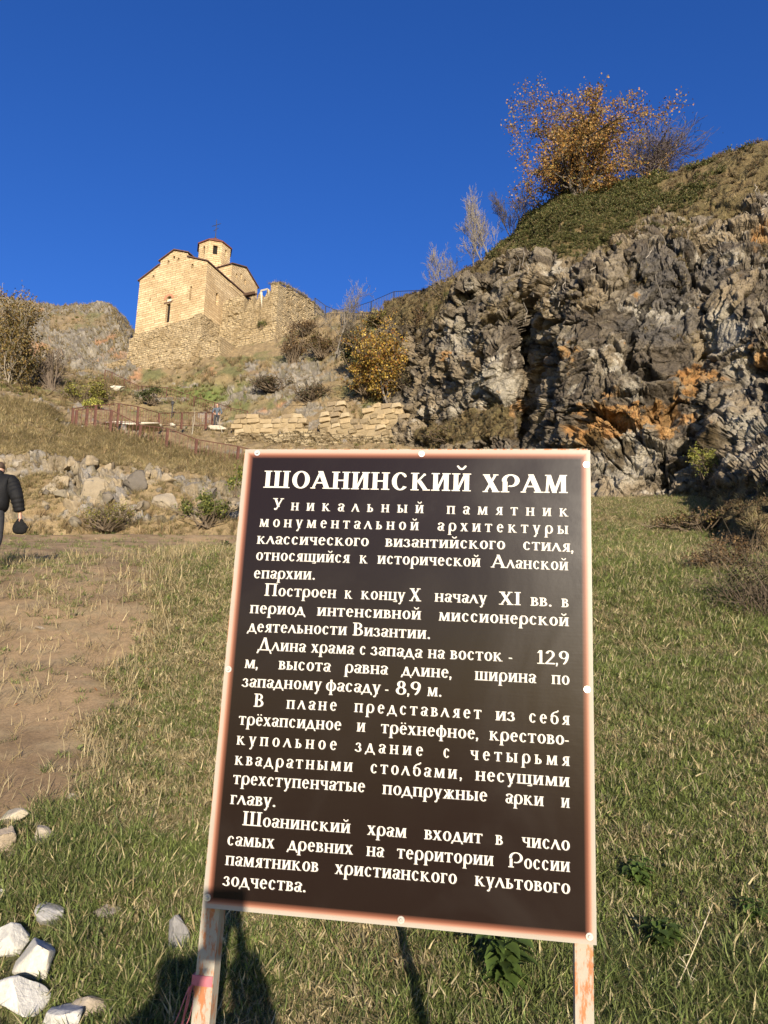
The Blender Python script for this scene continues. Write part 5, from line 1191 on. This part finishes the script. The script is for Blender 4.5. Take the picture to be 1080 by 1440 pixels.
# slim pale sapling by the stairs and dead stems
for x, y, Y, h, lb, sd in ((270.5, 604, 44, 34, 'slim white sapling beside the arched railing', 71), (406, 520, 62, 60, 'thin bare sapling against the annex wall', 72), (313, 603, 50, 26, 'short dead stem beside the person in grey', 73)):
    s = mpp(x, y, Y); tree('sapling', lb, 'sapling', hill_pt(x, y, Y), h * s, sd, 2, .028, (.28, .25, .20), dict(kids=[4, 2], spread=.35, up=.2, lenf=.4))
# plants hanging on the masonry
for i, (x, y, w, h) in enumerate([(326, 489, 9, 16), (344, 493, 9, 14), (369, 454, 16, 14), (294, 487, 7, 8), (357, 491, 7, 8), (300, 502, 12, 8), (372, 484, 14, 7)]):
    lb = ['green tuft rooted in the annex wall, leftmost of the tall pair', 'green tuft rooted in the annex wall, second from the left', 'olive bush growing out of the annex wall under the doorway', 'small green tuft on the plinth below the church corner', 'tiny tuft in the annex wall right of the tall pair', 'low tuft where the plinth meets the annex wall', 'olive tuft low on the annex wall towards its corner'][i]
    q = hit(x, y, A0 + N_W * .3, N_W); s = mpp(x, y, q[1]); shrub('wall_plant', lb, 'plant', q - [0, 0, h * s / 2], w * s, h * s, 300 + i, GR + OL[:1], 420, .11, stems=8, depth=.5)
for i in range(6):
    pass
# grass along the annex wall tops
pts = []
for x in np.linspace(380, 455, 60): q = hit(x, np.interp(x, [380, 392, 410, 430, 455], [402, 398, 406, 417, 440]), np.array([*Bc[:2], 0]), -E1) if x > 392 else hit(x, 400, A0, N_W); pts.append(q)
scatter('wall_top_grass', np.array(pts), HD, np.random.default_rng(4).uniform(.5, 1.1, len(pts)), .3, seed=40)

# ------------------------------------------------------------------ loose stones in the foreground and by the path
for i, (x, y, w, h, lb, c) in enumerate(ST):
    p = ground_hit(x, y + h * .15); s = mpp(x, y, p[1]); c = np.array(c) * (0.68 if c[0] > .5 else 1)
    o = link('stone', rock_mesh(400 + i * 3, (w * s, w * s * .8, h * s * .95), c, 15, .03, 4)); o.location = p + np.array([0, 0, h * s * (.42 if i < 6 else .20)]); o.rotation_euler = (0, 0, i * 1.3); tag(o, lb, 'stone', 'loose stones lying on the meadow')
WR = [(142,612,60,15,42.9,'long white rock slab under the arched railing'), (118,604,30,12,43,'small white rock at the railing end'), (190,600,90,7,47,'flat white ledge along the arched railing path'), (303,603,34,5,53,'flat white stone under the feet of the person in grey'),
      (243,598.5,10,6,49,'small round white rock beside the path railing'), (165,545,20,8,62,'pale rock in the scrub below the stairs'), (26,662,26,24,29.6,'big rounded boulder in the stony bank at the far left'), (192,682,44,36,29.2,'dark overhanging boulder in the middle of the stony bank'),
      (228,706,50,34,28.6,'light angular boulder low in the stony bank'), (70,700,40,40,28.8,'pale boulder in the bank left of the dark overhanging one'), (130,694,46,44,28.9,'tan boulder in the bank between the pale and the dark one')]
for i, (x, y, w, h, Y, lb) in enumerate(WR):
    p = at(x, y, Y); s = mpp(x, y, Y); c = (.44, .40, .33) if i < 6 else [(.25, .215, .165), (.11, .095, .078), (.25, .21, .155), (.24, .20, .145), (.22, .18, .125)][i - 6]
    o = link('boulder', rock_mesh(500 + i * 7, (w * s, max(w * s * .4, .5), h * s * 1.25), c, 22, .16, 4)); o.location = p; tag(o, lb, 'rock', 'pale rocks along the stair path' if i < 6 else 'big boulders in the stony bank')
# stones of the bank: pieces of the hillside
bank_m = [rock_mesh(600 + k, (.75, .6, .6), [(.22, .18, .125), (.17, .145, .105), (.25, .20, .135), (.14, .12, .095)][k % 4], 26, .14, 3) for k in range(8)]
hs_obj = bpy.data.objects['hillside']; r_ = np.random.default_rng(12)
P, _ = HILL.sample(80, (Hq > 1.0) & (Hq < 3.1) & (Hpx > -40) & (Hpx < 350), r_)
for p in P:
    o = link('bank_stone', bank_m[r_.integers(8)], hs_obj); o.location = p; o.rotation_euler = tuple(r_.random(3) * 6); o.scale = [r_.uniform(.35, 1.1)] * 3

# ------------------------------------------------------------------ nettles and weeds by the sign
def nettle(name, lb, px, py, h_px, w_px, seed, n=6):
    r = np.random.default_rng(seed); g = ground_hit(px, py); s = mpp(px, py, g[1]); root = empty(name, g, lb, 'plant')
    for k in range(n):
        a = r.random() * 6.283; H = h_px * s * r.uniform(.6, 1.05); top = np.array([math.cos(a) * w_px * s * .33 * r.random(), math.sin(a) * w_px * s * .33 * r.random(), H]); mb = MB(); mb.tube((0, 0, -.03), top, .004, .0025, 5, (.10, .13, .04)); mb.build('stem', M_BARK, root)
        V = []; F = []; C = []; q = 0
        for j in range(5):
            f = .35 + .15 * j; c0 = top * f
            for sd in (0, 1):
                az = a + j * 1.57 + sd * math.pi + r.normal(0, .2); L = h_px * s * .34 * (1.1 - .4 * abs(f - .7)); d = np.array([math.cos(az), math.sin(az), r.uniform(-.35, .25)]); d /= np.linalg.norm(d); wv = np.cross(d, (0, 0, 1)); wv /= np.linalg.norm(wv); col = np.array((.10, .15, .035)) * r.uniform(.7, 1.3)
                pr = [(0, .0), (.12, .22), (.3, .36), (.36, .30), (.5, .33), (.56, .25), (.7, .23), (.76, .15), (1.0, 0)]; b0 = q
                mid = [c0 + d * (L * (.15 + u)) + np.array([0, 0, -.25 * L * u * u]) for u, _ in pr]
                for (u, wd), m_ in zip(pr, mid): V += [m_ - wv * wd * L + np.array([0, 0, .10 * L * (wd > 0)]), m_, m_ + wv * wd * L + np.array([0, 0, .10 * L * (wd > 0)])]; C += [col, col * .8, col]; q += 3
                for t_ in range(len(pr) - 1):
                    i0 = b0 + 3 * t_; F += [[i0, i0 + 1, i0 + 4, i0 + 3], [i0 + 1, i0 + 2, i0 + 5, i0 + 4]]
        link('leaves', mesh_np('leaves', V, F, M_LEAF, C, smooth=True), root)
nettle('nettle', 'tall dark nettle plant standing behind the sign between its posts', 712, 1408, 92, 90, 1, 7)
nettle('nettle', 'low nettle clump in the grass right of the sign, higher up the slope', 905, 1256, 46, 100, 2, 7)
nettle('nettle', 'broad leafy weed right of the lower corner of the sign', 925, 1356, 58, 110, 3, 8)
nettle('nettle', 'small leafy weed in the shade at the lower right edge', 1062, 1310, 40, 60, 4, 5)
nettle('nettle', 'small green weed on the track left of the top of the sign', 318, 776, 16, 40, 5, 6)
r_ = np.random.default_rng(8)
for i, (x0, y0, x1, y1, lb) in enumerate([(935, 1425, 1003, 1270, 'long bleached dry stalk leaning right in the lower right grass'), (905, 1420, 925, 1375, 'short bleached dry stalk with white seed heads'), (985, 1440, 960, 1345, 'dry stalk leaning left at the lower right')]):
    g = ground_hit(x0, y0); q = at(x1, y1, g[1] + .1); mb = MB(); mb.tube((0, 0, -.02), (q - g) * .5 + [.01, 0, 0], .003, .0025, 4, (.45, .38, .25)); mb.tube((q - g) * .5 + [.01, 0, 0], q - g, .0025, .0012, 4, (.45, .38, .25))
    for k in range(5): f = .5 + .1 * k; b = (q - g) * f; mb.tube(b, b + r_.normal(0, .02, 3) + [0, 0, .03], .0015, .001, 3, (.5, .44, .32))
    o = mb.build('dry_stalk', M_BARK); o.location = g; tag(o, lb, 'plant')

# ------------------------------------------------------------------ people
M_BLACKJ = mat_plain('black_quilted_fabric', (0.007, 0.007, 0.008), 0.75, 0.3, 9, 0.6, 0.02, 0.2)
M_DARKT = mat_plain('dark_trousers', (0.028, 0.028, 0.033), 0.8, 0.3, 12, 0.3, 0.01)
M_GREYJ = mat_plain('blue_grey_fabric', (0.075, 0.09, 0.11), 0.8, 0.3, 12, 0.3, 0.01)
M_SKIN = mat_plain('skin', (0.42, 0.24, 0.17), 0.5, 0.1, 12); M_HAIR = mat_plain('brown_hair', (0.05, 0.03, 0.02), 0.7, 0.3, 30); M_WOOLB = mat_plain('black_wool', (0.012, 0.012, 0.012), 0.95, 0.3, 40, 0.5, 0.01, 0.1)
M_SHOE = mat_plain('dark_shoe', (0.03, 0.026, 0.022), 0.6, 0.3, 10)
def skin(name, J, E, mat, parent, root=0, sub=2):
    """J: list of (xyz, (rx, ry)); one continuous surface grown round the joints"""
    me = bpy.data.meshes.new(name); me.from_pydata([tuple(j[0]) for j in J], E, []); o = bpy.data.objects.new(name, me); COL.objects.link(o)
    md = o.modifiers.new('s', 'SKIN'); md.use_smooth_shade = True
    for k, j in enumerate(J):
        v = me.skin_vertices[0].data[k]; v.radius = j[1] if isinstance(j[1], tuple) else (j[1], j[1]); v.use_root = (k == root)
    o.modifiers.new('d', 'SUBSURF').levels = sub
    dg = bpy.context.evaluated_depsgraph_get(); m2 = bpy.data.meshes.new_from_object(o.evaluated_get(dg)); o.modifiers.clear(); o.data = m2; m2.name = name; m2.materials.clear(); m2.materials.append(mat)
    m2.polygons.foreach_set('use_smooth', np.ones(len(m2.polygons), bool)); o.parent = parent; return o
def chain(J, E, start, pts):
    k = start
    for p in pts: J.append(p); E.append((k, len(J) - 1)); k = len(J) - 1
    return k
def fingers(J, E, w, wd, spread, curl, s=1.0):
    """palm + five unequal bent fingers; w wrist index, wd hand direction, spread across, curl bend direction"""
    W = np.array(J[w][0]); wd, sp, cu = [np.array(v, float) / np.linalg.norm(v) for v in (wd, spread, curl)]
    palm = chain(J, E, w, [(W + wd * .045 * s, (.036 * s, .020 * s)), (W + wd * .085 * s, (.036 * s, .017 * s))])
    for q, L in zip((-1.5, -.5, .5, 1.5), (.062, .078, .082, .070)):
        b = W + wd * .09 * s + sp * q * .020 * s; chain(J, E, palm, [(b + wd * L * .35 * s, .0092 * s), (b + (wd * .62 + cu * .28) * L * s, .0088 * s), (b + (wd * .72 + cu * .66) * L * s, .0075 * s)])
    chain(J, E, w + 1 if False else palm, [(W + wd * .05 * s + sp * .042 * s + cu * .01, .011 * s), (W + wd * .085 * s + sp * .05 * s + cu * .03 * s, .0095 * s)])
def person(name, lb, pos, yaw, H, pose, mats, hood=False, puffy=False, hairlen=0.02):
    k = H / 1.75; root = empty(name, pos, lb, 'person'); root.rotation_euler = (0, 0, yaw)
    P = {n: np.array(v, float) * k for n, v in pose.items()}; m = lambda a, b, f: P[a] + (P[b] - P[a]) * f
    # body under the clothes: one surface with head, hands and feet
    J = [(P['pelvis'], .11 * k)]; E = []
    ch = chain(J, E, 0, [(m('pelvis', 'chest', .5), (.115 * k, .09 * k)), (P['chest'], (.13 * k, .09 * k))]); nk = chain(J, E, ch, [(P['neck'], .055 * k), (m('neck', 'head', .45), .052 * k)])
    fd = P.get('face', np.array([0, -1, 0])); fd = fd / np.linalg.norm(fd)
    hd = chain(J, E, nk, [(P['head'] - [0, 0, .035 * k] + fd * .01 * k, (.072 * k, .082 * k)), (P['head'] + [0, 0, .045 * k], (.076 * k, .088 * k)), (P['head'] + [0, 0, .10 * k], (.045 * k, .05 * k))])
    chain(J, E, hd - 2, [(P['head'] + fd * .085 * k - [0, 0, .02 * k], .014 * k)])                       # nose
    for s in 'lr':
        sh = chain(J, E, ch, [(P['sh' + s], .058 * k), (m('sh' + s, 'el' + s, .5), .046 * k), (P['el' + s], .040 * k), (m('el' + s, 'wr' + s, .5), .036 * k), (P['wr' + s], .026 * k)])
        hdv = P['wr' + s] - P['el' + s]; hdv = hdv / np.linalg.norm(hdv) * (1 if 'hd' + s not in pose else 0) + (np.array(pose['hd' + s], float) if 'hd' + s in pose else 0)
        side = np.cross(hdv, [0, 0, 1.0]) if abs(hdv[2]) < .9 * np.linalg.norm(hdv) else np.array([0, 1.0, 0]); cu = np.cross(side, hdv) * (1 if s == 'l' else -1)
        if 'curl' + s in pose: cu = np.array(pose['curl' + s], float)
        fingers(J, E, sh, hdv, side, cu, k)
        chain(J, E, 0, [(P['hip' + s], .088 * k), (m('hip' + s, 'kn' + s, .5), .072 * k), (P['kn' + s], .052 * k), (m('kn' + s, 'an' + s, .4), .050 * k), (P['an' + s], .036 * k)])
    skin('body', J, E, mats['skin'], root)
    # jacket
    a = 1.85 if puffy else 1.12; J = [(P['pelvis'] - [0, 0, .10 * k], (.150 * k * a / 1.12, .12 * k * a / 1.12))]; E = []
    ch = chain(J, E, 0, [(m('pelvis', 'chest', .33), (.150 * k * a / 1.1, .115 * k * a / 1.1)), (m('pelvis', 'chest', .66), (.155 * k * a / 1.1, .118 * k * a / 1.1)), (P['chest'], (.165 * k * a / 1.1, .118 * k * a / 1.1))])
    chain(J, E, ch, [(m('chest', 'neck', .6), (.11 * k, .09 * k)), (P['neck'] + [0, 0, .01 * k], (.072 * k, .068 * k))])
    for s in 'lr':
        pts = [(P['sh' + s], .075 * k * a)]; nseg = 4
        for part, r0, r1 in (('shel', .072, .060), ('elwr', .060, .046)):
            A_, B_ = ('sh' + s, 'el' + s) if part == 'shel' else ('el' + s, 'wr' + s)
            for q in range(1, nseg + 1):
                f = q / nseg * (1 if part == 'shel' else .97); rr = (r0 + (r1 - r0) * f) * k * a
                if puffy: pts.append((m(A_, B_, f - .5 / nseg), rr * 1.12))
                pts.append((m(A_, B_, f), rr * (.86 if puffy else 1)))
        chain(J, E, ch, pts)
    skin('jacket', J, E, mats['jacket'], root)
    J = [(P['pelvis'], (.135 * k, .115 * k))]; E = []
    for s in 'lr': chain(J, E, 0, [(P['hip' + s] - [0, 0, .03 * k], .105 * k), (m('hip' + s, 'kn' + s, .5), .088 * k), (P['kn' + s], .070 * k), (m('kn' + s, 'an' + s, .5), .066 * k), (m('kn' + s, 'an' + s, .93), .060 * k)])
    skin('trousers', J, E, mats['trousers'], root)
    for s in 'lr':
        f = np.array(pose.get('ft' + s, fd * [1, 1, 0]), float); f /= np.linalg.norm(f); A_ = P['an' + s]
        skin('shoe', [(A_ + [0, 0, -.01], .048 * k), (A_ + [0, 0, -.05 * k] - f * .03 * k, .042 * k), (A_ + f * .08 * k - [0, 0, .055 * k], (.046 * k, .034 * k)), (A_ + f * .17 * k - [0, 0, .062 * k], (.040 * k, .025 * k))], [(0, 1), (1, 2), (2, 3)], mats['shoe'], root)
    skin('hair', [(P['head'] - fd * .030 * k + [0, 0, -.02 * k], (.078 * k, .075 * k)), (P['head'] - fd * .018 * k + [0, 0, .07 * k], (.082 * k, .088 * k)), (P['head'] + [0, 0, .112 * k], (.05 * k, .055 * k))], [(0, 1), (1, 2)], mats['hair'], root)
    fr = np.cross(fd, [0, 0, 1.0])
    for sd in (-1, 1):
        mb = MB(); c0 = P['head'] + fd * .080 * k + fr * sd * .030 * k + [0, 0, .012 * k]; mb.tube(c0 - fd * .01, c0 + fd * .006, .010 * k, .008 * k, 8); mb.build('eye', M_IRON, root)
    if hood: skin('hood', [(P['neck'] - fd * .07 * k + [0, 0, -.03 * k], (.13 * k, .09 * k)), (P['neck'] - fd * .085 * k + [0, 0, .05 * k], (.12 * k, .075 * k)), (P['neck'] - fd * .06 * k + [0, 0, .10 * k], (.085 * k, .05 * k))], [(0, 1), (1, 2)], mats['jacket'], root)
    return root, P
# walker at the left edge, going away, hat hanging from the right hand
walk = dict(pelvis=(0, 0, .98), chest=(0, .03, 1.32), neck=(0, .05, 1.50), head=(0, .08, 1.64), face=(0, 1, 0),
  shr=(.21, .03, 1.42), elr=(.34, -.04, 1.19), wrr=(.405, .03, .93), shl=(-.20, .03, 1.43), ell=(-.27, .05, 1.14), wrl=(-.26, .20, .93),
  hipr=(.10, 0, .92), knr=(.11, .10, .52), anr=(.11, -.10, .13), hipl=(-.10, 0, .92), knl=(-.10, .12, .50), anl=(-.10, .24, .09), curlr=(0, -1, .0), curll=(0, -1, 0), hdr=(.15, .05, -1), hdl=(0, .1, -1), ftr=(0, 1, -.4), ftl=(0, 1, 0))
g = at(-24, 806, 11.6); g[2] = meadow_z(g[0], g[1])
dm = dict(skin=M_SKIN, jacket=M_BLACKJ, trousers=M_DARKT, shoe=M_SHOE, hair=M_HAIR)
root, Pw = person('person', 'person in black puffer jacket walking away, cut by the left edge, holding a black cap', g, 0.12, 1.78, walk, dm, hood=True, puffy=True)
bpy.context.view_layer.update(); hw = np.array(root.matrix_world @ Vector(Pw['wrr'] + np.array([.01, 0, -.10])))
mb = MB(); rr = [(0, .040), (-.05, .072), (-.11, .105), (-.17, .115), (-.215, .10), (-.24, .06), (-.247, .01)]; k = 14; V = []; F = []
for z, r in rr:
    for i in range(k): a = i * 2 * math.pi / k; V.append((r * math.cos(a) * 1.0 + z * -.10, r * math.sin(a) * .6, z))
for j in range(len(rr) - 1):
    for i in range(k): F.append([j * k + i, j * k + (i + 1) % k, (j + 1) * k + (i + 1) % k, (j + 1) * k + i])
F.append(list(range(k))[::-1]); F.append([(len(rr) - 1) * k + i for i in range(k)])
root = empty('cap', hw, 'black knitted cap hanging from the hand of the walker at the left edge', 'cap'); link('crown', mesh_np('crown', V, F, M_WOOLB, smooth=True), root)
mb = MB(); mb.tube((.07, 0, -.10), (.145, .0, -.145), .045, .012, 8); mb.build('brim', M_WOOLB, root)
# person in grey by the railing
stand = dict(pelvis=(0, 0, .96), chest=(.01, .0, 1.30), neck=(.0, -.02, 1.49), head=(-.01, -.06, 1.63), face=(-.3, -1, -.15),
  shr=(-.20, 0, 1.41), elr=(-.30, -.02, 1.14), wrr=(-.22, -.20, 1.00), shl=(.20, 0, 1.41), ell=(.31, .03, 1.13), wrl=(.24, -.14, .96),
  hipr=(-.10, 0, .90), knr=(-.12, -.04, .50), anr=(-.12, .02, .09), hipl=(.10, 0, .90), knl=(.07, -.05, .50), anl=(.05, -.04, .09), hdr=(.5, -.6, -.4), hdl=(-.3, -.5, -.8))
g = at(304, 601.5, 53); s_ = mpp(304, 583, 53)
person('person', 'far person in blue grey jacket and dark trousers standing by the upper railing', g, 0.1, 36 * s_, stand, dict(skin=M_SKIN, jacket=M_GREYJ, trousers=M_DARKT, shoe=M_SHOE, hair=M_HAIR))
# the photographer, behind the camera, phone held up before the face: seen only as a shadow
ph = dict(pelvis=(-.06, -.66, .93), chest=(-.10, -.60, 1.24), neck=(-.17, -.52, 1.42), head=(-.20, -.46, 1.53), face=(0.1, 1, .1),
  shr=(.07, -.56, 1.33), elr=(.17, -.30, 1.26), wrr=(.030, -.055, 1.565), shl=(-.34, -.56, 1.33), ell=(-.42, -.28, 1.20), wrl=(-.115, -.055, 1.56),
  hipr=(.04, -.66, .87), knr=(.08, -.55, .48), anr=(.06, -.60, .09), hipl=(-.18, -.66, .87), knl=(-.24, -.52, .48), anl=(-.24, -.58, .09), hdr=(-.2, .2, 1), hdl=(.2, .2, 1), ftr=(0, 1, 0), ftl=(0, 1, 0), curlr=(-1, .2, 0), curll=(1, .2, 0))
g = np.array([0, 0, meadow_z(np.array(0.), np.array(-.6))])
person('person', 'photographer in dark jacket whose shadow falls on the sign and the grass', g, 0.0, 1.75, ph, dm, hood=True, puffy=True)
mb = MB(); Rm = Matrix.Rotation(PITCH, 4, 'X'); mb.box((-.034, -.022, -.056), (.100, .010, .170), Rm); mb.box((-.008, -.0165, .0), (.034, .002, .036), Rm)
o = mb.build('smartphone', M_IRON); tag(o, 'smartphone held upright by the photographer, throwing its shadow on the lower left of the sign', 'phone')
